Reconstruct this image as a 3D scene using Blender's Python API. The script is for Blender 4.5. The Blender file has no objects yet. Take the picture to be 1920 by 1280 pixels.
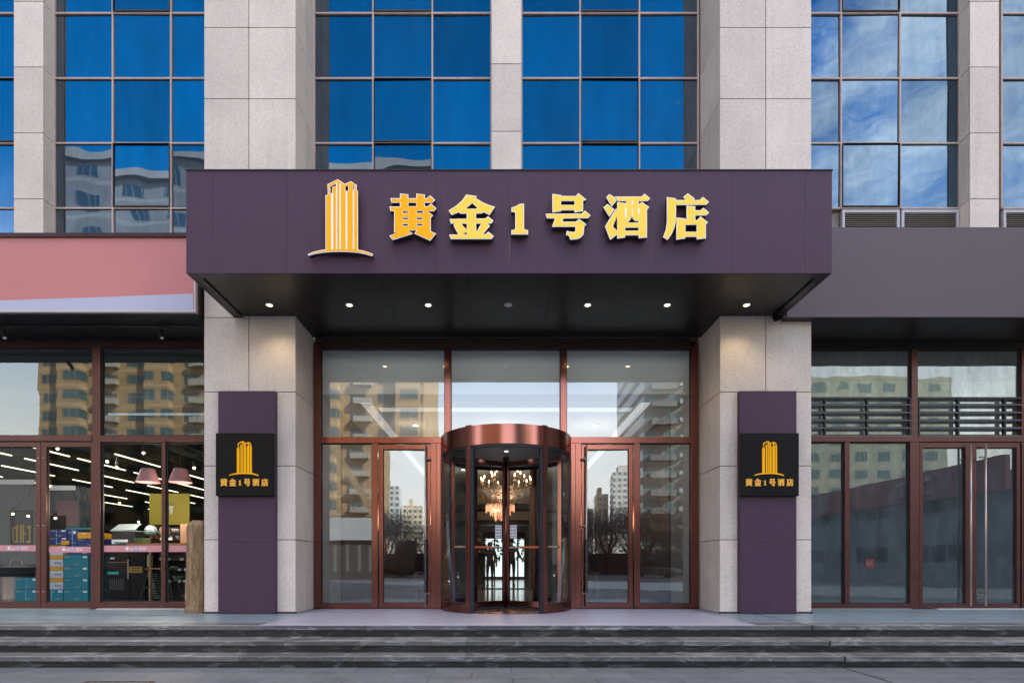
import bpy, bmesh, math, random
from mathutils import Vector, Matrix
from mathutils.geometry import tessellate_polygon
R = math.radians
rnd = random.Random(7)
sc = bpy.context.scene
COL = sc.collection

# ------------------------------------------------------------------ camera
F = 1014.0; VX = 935.0; VY = 1055.0; D = 9.75; EYE = 0.824
cam = bpy.data.cameras.new("camera"); co = bpy.data.objects.new("camera", cam); COL.objects.link(co)
co.location = (0, -D, EYE); co.rotation_euler = (R(90), 0, 0)
cam.sensor_width = 36; cam.lens = 36 * F / 1920
cam.shift_x = (960 - VX) / 1920; cam.shift_y = (VY - 640) / 1920
cam.clip_end = 3000; cam.clip_start = 0.05
sc.camera = co
sc.view_settings.view_transform = 'Standard'; sc.view_settings.look = 'None'
sc.view_settings.gamma = 1; sc.view_settings.exposure = 2.86

def X(px, Y=0.0): return (px - VX) * (Y + D) / F
def Z(py, Y=0.0): return EYE + (VY - py) * (Y + D) / F

# ------------------------------------------------------------------ world
SUN_EL, SUN_AZ = 33.0, 58.0       # sun stands behind the hotel (+Y), to the right
w = bpy.data.worlds.new("World"); sc.world = w; w.use_nodes = True
nt = w.node_tree; nt.nodes.clear()
def N(nt, t, **kw):
    n = nt.nodes.new(t)
    for k, v in kw.items():
        if k.startswith('i_'):
            key = k[2:]
            key = int(key) if key.isdigit() else key.replace('_', ' ')
            n.inputs[key].default_value = v
        else: setattr(n, k, v)
    return n
sky = N(nt, 'ShaderNodeTexSky', sky_type='NISHITA', sun_disc=False, sun_elevation=R(SUN_EL),
        sun_rotation=R(SUN_AZ), altitude=50, air_density=1.0, dust_density=1.2, ozone_density=2.0)
tc = N(nt, 'ShaderNodeTexCoord')
sep = N(nt, 'ShaderNodeSeparateXYZ'); nt.links.new(tc.outputs['Generated'], sep.inputs[0])
# clouds: stretched noise, thicker towards +X, plus pale air near the horizon
mp = N(nt, 'ShaderNodeMapping'); mp.inputs['Scale'].default_value = (1.6, 1.6, 5.0)
nt.links.new(tc.outputs['Generated'], mp.inputs[0])
no = N(nt, 'ShaderNodeTexNoise', i_Scale=2.6, i_Detail=14.0, i_Roughness=0.72, i_Distortion=0.0)
nt.links.new(mp.outputs[0], no.inputs['Vector'])
ramp = N(nt, 'ShaderNodeValToRGB')
ramp.color_ramp.elements[0].position = 0.46; ramp.color_ramp.elements[1].position = 0.84; ramp.color_ramp.elements[1].color = (.85, .85, .85, 1)
xm = N(nt, 'ShaderNodeMapRange', i_From_Min=0.10, i_From_Max=0.50, i_To_Min=-0.24, i_To_Max=0.12)
nt.links.new(sep.outputs['X'], xm.inputs['Value'])
ad = N(nt, 'ShaderNodeMath', operation='ADD'); nt.links.new(no.outputs['Fac'], ad.inputs[0]); nt.links.new(xm.outputs[0], ad.inputs[1])
nt.links.new(ad.outputs[0], ramp.inputs['Fac'])
zen = N(nt, 'ShaderNodeMapRange', interpolation_type='SMOOTHSTEP', i_From_Min=0.74, i_From_Max=0.86, i_To_Min=0.0, i_To_Max=0.9)  # added cloud cover overhead, out of view, to brighten and warm the fill
nt.links.new(sep.outputs['Z'], zen.inputs['Value'])
mxz = N(nt, 'ShaderNodeMath', operation='MAXIMUM'); nt.links.new(zen.outputs[0], mxz.inputs[0])
hz = N(nt, 'ShaderNodeMapRange', interpolation_type='SMOOTHSTEP', i_From_Min=0.10, i_From_Max=0.52, i_To_Min=0.93, i_To_Max=0.0)
nt.links.new(sep.outputs['Z'], hz.inputs['Value'])
mx1 = N(nt, 'ShaderNodeMix', data_type='RGBA'); mx1.inputs['B'].default_value = (7.6, 6.7, 5.9, 1)
hs = N(nt, 'ShaderNodeHueSaturation', i_Saturation=1.5); nt.links.new(sky.outputs[0], hs.inputs['Color'])
nt.links.new(ramp.outputs['Color'], mxz.inputs[1]); nt.links.new(mxz.outputs[0], mx1.inputs['Factor']); nt.links.new(hs.outputs[0], mx1.inputs['A'])
mx2 = N(nt, 'ShaderNodeMix', data_type='RGBA'); mx2.inputs['B'].default_value = (7.6, 6.75, 5.95, 1)
nt.links.new(hz.outputs[0], mx2.inputs['Factor']); nt.links.new(mx1.outputs['Result'], mx2.inputs['A'])
bg = N(nt, 'ShaderNodeBackground', i_Strength=0.10)
nt.links.new(mx2.outputs['Result'], bg.inputs[0])
out = N(nt, 'ShaderNodeOutputWorld'); nt.links.new(bg.outputs[0], out.inputs[0])

sl = bpy.data.lights.new("sun", 'SUN'); sl.energy = 3.2; sl.angle = R(0.6); sl.color = (1, 0.93, 0.82)
so = bpy.data.objects.new("sun", sl); COL.objects.link(so)
sd = Vector((math.sin(R(SUN_AZ)) * math.cos(R(SUN_EL)), math.cos(R(SUN_AZ)) * math.cos(R(SUN_EL)), math.sin(R(SUN_EL))))
so.rotation_euler = sd.to_track_quat('Z', 'Y').to_euler(); so.location = (0, 0, 60)

# ------------------------------------------------------------------ materials
def mat(name):
    m = bpy.data.materials.new(name); m.use_nodes = True
    n = m.node_tree; n.nodes.clear()
    o = n.nodes.new('ShaderNodeOutputMaterial')
    return m, n, o
def hexc(r, g, b):
    f = lambda c: (c/255/12.92) if c/255 <= .04045 else ((c/255+.055)/1.055)**2.4
    return (f(r), f(g), f(b), 1)
def simple(name, col, rough=.5, metal=0.0, spec=.5, var=0.0, vscale=6.0, stretch=(1,1,1), bump=0.0, bscale=40.0, emit=None, estr=0, coat=0):
    m, n, o = mat(name)
    b = N(n, 'ShaderNodeBsdfPrincipled'); b.inputs['Base Color'].default_value = col if len(col) == 4 else (*col, 1)
    b.inputs['Roughness'].default_value = rough; b.inputs['Metallic'].default_value = metal
    b.inputs['Specular IOR Level'].default_value = spec
    if coat: b.inputs['Coat Weight'].default_value = coat
    if emit: b.inputs['Emission Color'].default_value = (*emit, 1); b.inputs['Emission Strength'].default_value = estr
    n.links.new(b.outputs[0], o.inputs[0])
    if var or bump:
        t = N(n, 'ShaderNodeTexCoord'); mpp = N(n, 'ShaderNodeMapping'); mpp.inputs['Scale'].default_value = stretch
        n.links.new(t.outputs['Object'], mpp.inputs[0])
    if var:
        ns = N(n, 'ShaderNodeTexNoise', i_Scale=vscale, i_Detail=6.0, i_Roughness=0.6)
        n.links.new(mpp.outputs[0], ns.inputs['Vector'])
        mr = N(n, 'ShaderNodeMapRange', i_From_Min=0.3, i_From_Max=0.7, i_To_Min=1-var, i_To_Max=1+var)
        n.links.new(ns.outputs['Fac'], mr.inputs['Value'])
        mm = N(n, 'ShaderNodeVectorMath', operation='SCALE'); mm.inputs[0].default_value = b.inputs['Base Color'].default_value[:3]
        n.links.new(mr.outputs[0], mm.inputs['Scale']); n.links.new(mm.outputs[0], b.inputs['Base Color'])
        mr2 = N(n, 'ShaderNodeMapRange', i_From_Min=0.3, i_From_Max=0.7, i_To_Min=max(0.02, rough-var*.35), i_To_Max=min(1, rough+var*.35))
        n.links.new(ns.outputs['Fac'], mr2.inputs['Value']); n.links.new(mr2.outputs[0], b.inputs['Roughness'])
    if bump:
        nb = N(n, 'ShaderNodeTexNoise', i_Scale=bscale, i_Detail=5.0)
        n.links.new(mpp.outputs[0], nb.inputs['Vector'])
        bp = N(n, 'ShaderNodeBump', i_Strength=bump, i_Distance=0.01)
        n.links.new(nb.outputs['Fac'], bp.inputs['Height']); n.links.new(bp.outputs[0], b.inputs['Normal'])
    return m

def granite():
    m, n, o = mat('granite')
    b = N(n, 'ShaderNodeBsdfPrincipled', i_Roughness=0.62)
    t = N(n, 'ShaderNodeTexCoord'); g = N(n, 'ShaderNodeNewGeometry')
    s1 = N(n, 'ShaderNodeTexVoronoi', i_Scale=125.0); n.links.new(t.outputs['Object'], s1.inputs['Vector'])
    s2 = N(n, 'ShaderNodeTexNoise', i_Scale=1.3, i_Detail=5.0, i_Roughness=0.6); n.links.new(t.outputs['Object'], s2.inputs['Vector'])
    r1 = N(n, 'ShaderNodeValToRGB'); e = r1.color_ramp.elements
    e[0].position = 0.0; e[0].color = (.38, .335, .30, 1); e[1].position = 1.0; e[1].color = (.74, .66, .58, 1)
    for p, c in ((.10, (.49, .43, .385, 1)), (.2, (.58, .51, .445, 1)), (.7, (.63, .555, .485, 1))):
        q = e.new(p); q.color = c
    sepc = N(n, 'ShaderNodeSeparateColor'); n.links.new(s1.outputs['Color'], sepc.inputs[0])
    n.links.new(sepc.outputs[0], r1.inputs['Fac'])
    mr = N(n, 'ShaderNodeMapRange', i_From_Min=.3, i_From_Max=.7, i_To_Min=.9, i_To_Max=1.07); n.links.new(s2.outputs['Fac'], mr.inputs['Value'])
    mi = N(n, 'ShaderNodeMapRange', i_To_Min=.88, i_To_Max=1.06); n.links.new(g.outputs['Random Per Island'], mi.inputs['Value'])
    mu = N(n, 'ShaderNodeMath', operation='MULTIPLY'); n.links.new(mr.outputs[0], mu.inputs[0]); n.links.new(mi.outputs[0], mu.inputs[1])
    # grime that runs down the face
    mpg = N(n, 'ShaderNodeMapping'); mpg.inputs['Scale'].default_value = (9, 9, .45); n.links.new(t.outputs['Object'], mpg.inputs[0])
    ng = N(n, 'ShaderNodeTexNoise', i_Scale=1.0, i_Detail=4.0); n.links.new(mpg.outputs[0], ng.inputs['Vector'])
    mg = N(n, 'ShaderNodeMapRange', i_From_Min=.55, i_From_Max=.8, i_To_Min=1.0, i_To_Max=.88); n.links.new(ng.outputs['Fac'], mg.inputs['Value'])
    mu2 = N(n, 'ShaderNodeMath', operation='MULTIPLY'); n.links.new(mu.outputs[0], mu2.inputs[0]); n.links.new(mg.outputs[0], mu2.inputs[1])
    vs = N(n, 'ShaderNodeVectorMath', operation='SCALE'); n.links.new(r1.outputs[0], vs.inputs[0]); n.links.new(mu2.outputs[0], vs.inputs['Scale'])
    n.links.new(vs.outputs[0], b.inputs['Base Color'])
    bp = N(n, 'ShaderNodeBump', i_Strength=.2, i_Distance=.002); n.links.new(sepc.outputs[0], bp.inputs['Height']); n.links.new(bp.outputs[0], b.inputs['Normal'])
    n.links.new(b.outputs[0], o.inputs[0]); return m

def glass(name, refl, tint=(.9, .95, .95), gcol=(1, 1, 1), rough=0.0, wave=.02, dust=0.0, fmax=.7, dustcol=(.4, .45, .48), wscale=1.2):
    m, n, o = mat(name)
    t = N(n, 'ShaderNodeTexCoord')
    ns = N(n, 'ShaderNodeTexNoise', i_Scale=wscale, i_Detail=1.5); n.links.new(t.outputs['Object'], ns.inputs['Vector'])
    bp = N(n, 'ShaderNodeBump', i_Strength=1.0, i_Distance=wave); n.links.new(ns.outputs['Fac'], bp.inputs['Height'])
    tr = N(n, 'ShaderNodeBsdfTransparent'); tr.inputs[0].default_value = (*tint, 1)
    gl = N(n, 'ShaderNodeBsdfGlossy'); gl.inputs['Color'].default_value = (*gcol, 1); gl.inputs['Roughness'].default_value = rough
    n.links.new(bp.outputs[0], gl.inputs['Normal'])
    lw = N(n, 'ShaderNodeLayerWeight', i_Blend=.12)
    mr = N(n, 'ShaderNodeMapRange', i_To_Min=refl, i_To_Max=fmax); n.links.new(lw.outputs['Fresnel'], mr.inputs['Value'])
    mx = N(n, 'ShaderNodeMixShader'); n.links.new(mr.outputs[0], mx.inputs[0]); n.links.new(tr.outputs[0], mx.inputs[1]); n.links.new(gl.outputs[0], mx.inputs[2])
    last = mx
    if dust:
        df = N(n, 'ShaderNodeBsdfDiffuse'); df.inputs[0].default_value = (*dustcol, 1)
        mp2 = N(n, 'ShaderNodeMapping'); mp2.inputs['Scale'].default_value = (1.5, 1.5, .5); n.links.new(t.outputs['Object'], mp2.inputs[0])
        nd = N(n, 'ShaderNodeTexNoise', i_Scale=3.0, i_Detail=8.0, i_Roughness=.7); n.links.new(mp2.outputs[0], nd.inputs['Vector'])
        md = N(n, 'ShaderNodeMapRange', i_From_Min=.3, i_From_Max=.75, i_To_Min=dust*.35, i_To_Max=dust*1.7); n.links.new(nd.outputs['Fac'], md.inputs['Value'])
        m2 = N(n, 'ShaderNodeMixShader'); n.links.new(md.outputs[0], m2.inputs[0]); n.links.new(mx.outputs[0], m2.inputs[1]); n.links.new(df.outputs[0], m2.inputs[2])
        last = m2
    n.links.new(last.outputs[0], o.inputs[0]); return m

def mirror_glass(name, gcol, body, frac=.8, wave=.05, wscale=.9):
    m, n, o = mat(name)
    t = N(n, 'ShaderNodeTexCoord'); g = N(n, 'ShaderNodeNewGeometry'); oi = N(n, 'ShaderNodeObjectInfo')
    ns = N(n, 'ShaderNodeTexNoise', i_Scale=wscale, i_Detail=1.0, noise_dimensions='4D'); n.links.new(t.outputs['Object'], ns.inputs['Vector'])
    ml = N(n, 'ShaderNodeMath', operation='MULTIPLY', i_1=30.0); n.links.new(oi.outputs['Random'], ml.inputs[0]); n.links.new(ml.outputs[0], ns.inputs['W'])
    bp = N(n, 'ShaderNodeBump', i_Strength=1.0, i_Distance=wave); n.links.new(ns.outputs['Fac'], bp.inputs['Height'])
    gl = N(n, 'ShaderNodeBsdfGlossy'); gl.inputs['Color'].default_value = (*gcol, 1); gl.inputs['Roughness'].default_value = 0.012
    n.links.new(bp.outputs[0], gl.inputs['Normal'])
    df = N(n, 'ShaderNodeBsdfDiffuse'); df.inputs[0].default_value = (*body, 1)
    n2 = N(n, 'ShaderNodeTexNoise', i_Scale=.9, i_Detail=7.0, i_Roughness=.65); n.links.new(t.outputs['Object'], n2.inputs['Vector'])
    mr = N(n, 'ShaderNodeMapRange', i_From_Min=.3, i_From_Max=.7, i_To_Min=frac+.10, i_To_Max=frac-.10); n.links.new(n2.outputs['Fac'], mr.inputs['Value'])
    vr = N(n, 'ShaderNodeMapRange', i_To_Min=.80, i_To_Max=1.22); n.links.new(oi.outputs['Random'], vr.inputs['Value'])
    mpv = N(n, 'ShaderNodeMapping'); mpv.inputs['Scale'].default_value = (1.6, 1, .35); n.links.new(t.outputs['Object'], mpv.inputs[0])
    n3 = N(n, 'ShaderNodeTexNoise', i_Scale=2.5, i_Detail=6.0, i_Roughness=.7); n.links.new(mpv.outputs[0], n3.inputs['Vector'])
    v3 = N(n, 'ShaderNodeMapRange', i_From_Min=.3, i_From_Max=.7, i_To_Min=.84, i_To_Max=1.16); n.links.new(n3.outputs['Fac'], v3.inputs['Value'])
    vm = N(n, 'ShaderNodeMath', operation='MULTIPLY'); n.links.new(vr.outputs[0], vm.inputs[0]); n.links.new(v3.outputs[0], vm.inputs[1])
    gs = N(n, 'ShaderNodeVectorMath', operation='SCALE'); gs.inputs[0].default_value = gcol; n.links.new(vm.outputs[0], gs.inputs['Scale']); n.links.new(gs.outputs[0], gl.inputs['Color'])
    mx = N(n, 'ShaderNodeMixShader'); n.links.new(mr.outputs[0], mx.inputs[0]); n.links.new(df.outputs[0], mx.inputs[1]); n.links.new(gl.outputs[0], mx.inputs[2])
    n.links.new(mx.outputs[0], o.inputs[0]); return m

def tiled(name, c1, c2, mortar, tw, th, rough=.5, plane='XY', msize=.004, var=.15, vein=0.0, vcol=(.5, .5, .5), off=.5, shift=(0, 0, 0), spec=.5):
    m, n, o = mat(name)
    b = N(n, 'ShaderNodeBsdfPrincipled', i_Roughness=rough); b.inputs['Specular IOR Level'].default_value = spec
    t = N(n, 'ShaderNodeTexCoord'); mp_ = N(n, 'ShaderNodeMapping')
    mp_.inputs['Location'].default_value = shift
    if plane == 'XZ': mp_.inputs['Rotation'].default_value = (R(90), 0, 0)
    n.links.new(t.outputs['Object'], mp_.inputs[0])
    br = N(n, 'ShaderNodeTexBrick', offset=off, i_Scale=1.0, i_Mortar_Size=msize, i_Mortar_Smooth=.1, i_Bias=0.0, i_Brick_Width=tw, i_Row_Height=th)
    br.inputs['Color1'].default_value = (*c1, 1); br.inputs['Color2'].default_value = (*c2, 1); br.inputs['Mortar'].default_value = (*mortar, 1)
    n.links.new(mp_.outputs[0], br.inputs['Vector'])
    ns = N(n, 'ShaderNodeTexNoise', i_Scale=3.0, i_Detail=9.0, i_Roughness=.68); n.links.new(t.outputs['Object'], ns.inputs['Vector'])
    mr = N(n, 'ShaderNodeMapRange', i_From_Min=.3, i_From_Max=.7, i_To_Min=1-var, i_To_Max=1+var); n.links.new(ns.outputs['Fac'], mr.inputs['Value'])
    vs = N(n, 'ShaderNodeVectorMath', operation='SCALE'); n.links.new(br.outputs['Color'], vs.inputs[0]); n.links.new(mr.outputs[0], vs.inputs['Scale'])
    last = vs.outputs[0]
    if vein:
        nv = N(n, 'ShaderNodeTexNoise', i_Scale=3.4, i_Detail=10.0, i_Roughness=.75, i_Distortion=1.2)
        mv = N(n, 'ShaderNodeMapping'); mv.inputs['Scale'].default_value = (.8, 1, 3.0); n.links.new(t.outputs['Object'], mv.inputs[0]); n.links.new(mv.outputs[0], nv.inputs['Vector'])
        rv = N(n, 'ShaderNodeMapRange', i_From_Min=.52, i_From_Max=.68, i_To_Min=0.0, i_To_Max=vein); n.links.new(nv.outputs['Fac'], rv.inputs['Value'])
        mxv = N(n, 'ShaderNodeMix', data_type='RGBA'); mxv.inputs['B'].default_value = (*vcol, 1)
        n.links.new(rv.outputs[0], mxv.inputs['Factor']); n.links.new(last, mxv.inputs['A']); last = mxv.outputs['Result']
    n.links.new(last, b.inputs['Base Color'])
    mrr = N(n, 'ShaderNodeMapRange', i_From_Min=.3, i_From_Max=.7, i_To_Min=rough-.12, i_To_Max=rough+.12); n.links.new(ns.outputs['Fac'], mrr.inputs['Value'])
    n.links.new(mrr.outputs[0], b.inputs['Roughness'])
    nb = N(n, 'ShaderNodeTexNoise', i_Scale=60.0, i_Detail=4.0); n.links.new(t.outputs['Object'], nb.inputs['Vector'])
    bp = N(n, 'ShaderNodeBump', i_Strength=.3, i_Distance=.002); n.links.new(nb.outputs['Fac'], bp.inputs['Height'])
    bp2 = N(n, 'ShaderNodeBump', i_Strength=.6, i_Distance=.004, invert=True); n.links.new(br.outputs['Fac'], bp2.inputs['Height']); n.links.new(bp.outputs[0], bp2.inputs['Normal'])
    n.links.new(bp2.outputs[0], b.inputs['Normal'])
    n.links.new(b.outputs[0], o.inputs[0]); return m

def facade(name, wall, win, w_, h_, fx=(.2, .8), fz=(.3, .85), axis='X', band=None):
    """procedural storeys and windows for the far blocks"""
    m, n, o = mat(name)
    b = N(n, 'ShaderNodeBsdfPrincipled', i_Roughness=.7)
    t = N(n, 'ShaderNodeTexCoord'); s = N(n, 'ShaderNodeSeparateXYZ'); n.links.new(t.outputs['Object'], s.inputs[0])
    def inside(src, size, lo, hi):
        d = N(n, 'ShaderNodeMath', operation='DIVIDE', i_1=size); n.links.new(src, d.inputs[0])
        f = N(n, 'ShaderNodeMath', operation='FRACT'); n.links.new(d.outputs[0], f.inputs[0])
        a = N(n, 'ShaderNodeMath', operation='GREATER_THAN', i_1=lo); n.links.new(f.outputs[0], a.inputs[0])
        c = N(n, 'ShaderNodeMath', operation='LESS_THAN', i_1=hi); n.links.new(f.outputs[0], c.inputs[0])
        q = N(n, 'ShaderNodeMath', operation='MULTIPLY'); n.links.new(a.outputs[0], q.inputs[0]); n.links.new(c.outputs[0], q.inputs[1]); return q.outputs[0]
    hx = inside(s.outputs[axis], w_, *fx); hzz = inside(s.outputs['Z'], h_, *fz)
    q = N(n, 'ShaderNodeMath', operation='MULTIPLY'); n.links.new(hx, q.inputs[0]); n.links.new(hzz, q.inputs[1])
    bars = inside(s.outputs[axis], w_*(fx[1]-fx[0])/2.9, .0, .9)
    q2 = N(n, 'ShaderNodeMath', operation='MULTIPLY'); n.links.new(q.outputs[0], q2.inputs[0]); n.links.new(bars, q2.inputs[1])
    ns = N(n, 'ShaderNodeTexNoise', i_Scale=.35, i_Detail=5.0); n.links.new(t.outputs['Object'], ns.inputs['Vector'])
    mr = N(n, 'ShaderNodeMapRange', i_From_Min=.3, i_From_Max=.7, i_To_Min=.85, i_To_Max=1.15); n.links.new(ns.outputs['Fac'], mr.inputs['Value'])
    wv = N(n, 'ShaderNodeVectorMath', operation='SCALE'); wv.inputs[0].default_value = wall; n.links.new(mr.outputs[0], wv.inputs['Scale'])
    last = wv.outputs[0]
    if band:
        bb = inside(s.outputs['Z'], h_, .0, .13)
        mb_ = N(n, 'ShaderNodeMix', data_type='RGBA'); mb_.inputs['B'].default_value = (*band, 1); n.links.new(bb, mb_.inputs['Factor']); n.links.new(last, mb_.inputs['A']); last = mb_.outputs['Result']
    mx = N(n, 'ShaderNodeMix', data_type='RGBA'); mx.inputs['B'].default_value = (*win, 1)
    n.links.new(q2.outputs[0], mx.inputs['Factor']); n.links.new(last, mx.inputs['A'])
    n.links.new(mx.outputs['Result'], b.inputs['Base Color'])
    rg = N(n, 'ShaderNodeMapRange', i_To_Min=.75, i_To_Max=.15); n.links.new(q2.outputs[0], rg.inputs['Value']); n.links.new(rg.outputs[0], b.inputs['Roughness'])
    n.links.new(b.outputs[0], o.inputs[0]); return m

def emis(name, col, s):
    m, n, o = mat(name); e = N(n, 'ShaderNodeEmission', i_Strength=s); e.inputs[0].default_value = (*col, 1)
    n.links.new(e.outputs[0], o.inputs[0]); return m

M = {}
M['granite'] = granite()
M['joint'] = simple('joint', (.045, .04, .04), .9)
M['bronze'] = simple('bronze', (.215, .088, .072), .17, 1.0, var=.05, vscale=1.5, stretch=(3, 3, 1))
M['bronze2'] = simple('bronze_dull', (.095, .037, .030), .36, .45, var=.2, vscale=3, stretch=(3, 3, 3))
M['bronze_dark'] = simple('bronze_dark', (.05, .026, .023), .38, .6, var=.15)
M['mullion'] = simple('mullion', (.42, .33, .29), .5, .0, var=.12)
M['gasket'] = simple('gasket', (.012, .012, .014), .6)
M['purple'] = simple('purple_panel', (.068, .037, .062), .5, .0, spec=.2, var=.06, vscale=2.2, stretch=(7, 7, .6))
M['purple_side'] = M['purple']
M['soffit'] = simple('soffit_metal', (.016, .0155, .016), .33, .35, var=.15, vscale=2)
M['soffit_b'] = simple('soffit_brown', (.018, .011, .010), .35, .35, var=.15, vscale=2)
M['soffit_n'] = simple('soffit_navy', (.011, .012, .015), .35, .3, var=.15, vscale=2)
M['pink'] = simple('pink_panel', (.50, .18, .17), .5, var=.05, vscale=1)
M['lilac'] = simple('lilac_panel', (.42, .43, .56), .5)
M['greyband'] = simple('grey_mauve_panel', (.079, .060, .069), .55, var=.03, vscale=1.5)
M['black'] = simple('black_panel', (.007, .007, .0075), .4, spec=.12, var=.1)
M['yellow'] = simple('yellow_acrylic', (1.0, .46, .0), .5, spec=.15)
M['gold'] = simple('gold_acrylic', (1.0, .69, .07), .4, spec=.25)
M['gold2'] = simple('gold_lettering', (.86, .42, .04), .35)
M['white'] = simple('white_trim', (.9, .9, .92), .6)
M['return'] = simple('letter_return', (.035, .022, .033), .45)
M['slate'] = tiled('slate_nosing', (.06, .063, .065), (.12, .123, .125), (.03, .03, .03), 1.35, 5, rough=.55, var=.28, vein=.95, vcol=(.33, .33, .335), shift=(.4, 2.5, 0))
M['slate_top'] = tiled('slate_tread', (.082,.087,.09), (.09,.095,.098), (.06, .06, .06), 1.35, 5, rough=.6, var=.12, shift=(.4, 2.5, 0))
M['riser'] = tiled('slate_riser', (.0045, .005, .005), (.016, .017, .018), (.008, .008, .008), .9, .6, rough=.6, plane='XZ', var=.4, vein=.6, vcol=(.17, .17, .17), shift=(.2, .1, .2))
M['landing'] = tiled('landing_stone', (.148, .20, .235), (.158, .212, .247), (.10, .125, .145), 1.2, .6, rough=.38, var=.12, msize=.005)
M['pave'] = tiled('pavement_stone', (.09, .102, .12), (.11, .12, .138), (.045, .048, .055), .9, .34, rough=.6, var=.2, msize=.006, shift=(.3, .12, 0))
M['mat'] = simple('entrance_mat', (.26, .26, .33), .45, var=.22, vscale=2.4, stretch=(1.2, 22, 1))
M['strip'] = simple('aluminium_strip', (.6, .6, .66), .35, .5)
M['steel'] = simple('satin_steel', (.52, .42, .36), .32, .6, var=.06)
M['steeld'] = simple('bracket_steel', (.16, .12, .11), .4, .8)
M['blackfilm'] = simple('wrapping_film', (.035, .027, .033), .4, bump=.8, bscale=25)
M['g_lobby'] = glass('lobby_glass', .18, tint=(.66, .72, .74), gcol=(.76, .88, .97), wave=.0008, wscale=1.1)
M['g_upper'] = glass('upper_lobby_glass', .19, tint=(.95, .98, .97), gcol=(.80, .92, 1.0), wave=.0008, wscale=1.1)
M['g_shop'] = glass('shop_glass', .006, tint=(.93, .97, .97), gcol=(.9, .96, 1), wave=.001)
M['g_trans'] = glass('shop_transom_glass', .13, tint=(.7, .8, .8), gcol=(.8, .92, .93), wave=.0012, dust=.03)
M['g_right'] = glass('dusty_glass', .15, tint=(.6, .72, .76), gcol=(.72, .88, .93), wave=.0015, dust=.32, dustcol=(.125, .15, .16))
M['g_right_up'] = glass('dusty_transom_glass', .20, tint=(.7, .78, .78), gcol=(.72, .86, .88), wave=.003, dust=.34, dustcol=(.17, .205, .20))
M['g_curve'] = glass('curved_glass', .025, tint=(.84, .87, .86), gcol=(.95, 1, 1), wave=.0, fmax=.22)
M['g_wing'] = glass('wing_glass', .008, tint=(.92, .94, .93), wave=.0, fmax=.15)
M['blue'] = mirror_glass('blue_glass', (.155, .185, .20), (.022, .055, .11), .84, wave=.006)
M['blue2'] = mirror_glass('blue_glass_pale', (.125, .18, .225), (.05, .10, .14), .84, wave=.005, wscale=1.4)
M['ceil'] = simple('white_ceiling', (.62, .64, .64), .8)
M['wallw'] = simple('stone_wall', (.30, .29, .28), .5, var=.2, vscale=1.5, stretch=(1, 1, 4))
M['wood'] = simple('brown_wood', (.075, .033, .020), .35, var=.3, vscale=2, stretch=(8, 8, .5))
M['marble'] = tiled('marble_floor', (.26, .24, .215), (.30, .28, .25), (.12, .1, .09), .8, .8, rough=.09, var=.15, off=0)
M['cream'] = simple('cream_plaster', (.46, .38, .28), .6)
M['darkwall'] = simple('dark_wall', (.020, .024, .026), .7, var=.3, vscale=2)
M['lamp_w'] = emis('lamp_white', (1, .96, .9), 4)
M['lamp_d'] = emis('downlight_glow', (1, .72, .32), 2.2)
M['lamp_off'] = simple('lamp_off', (.5, .5, .5), .4)
M['tube'] = emis('tube_light', (1, .95, .60), .42)
M['flame'] = emis('candle_glow', (1, .64, .36), 1.7)
M['tassel'] = simple('glowing_tassel', (.5, .28, .15), .3, emit=(1, .42, .24), estr=.2)
M['crystal'] = simple('crystal', (.75, .66, .52), .08, .6)
M['brass'] = simple('brass', (.5, .33, .16), .25, .9)
M['orange'] = simple('orange_rubber', (.55, .13, .03), .5)
M['paper'] = simple('paper', (.75, .76, .78), .7)
M['cloth'] = simple('black_clothing', (.012, .012, .014), .8)
M['skin'] = simple('skin', (.38, .22, .16), .6)
M['hair'] = simple('hair', (.012, .01, .01), .6)
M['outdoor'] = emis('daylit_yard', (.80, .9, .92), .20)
M['rock'] = None

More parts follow.
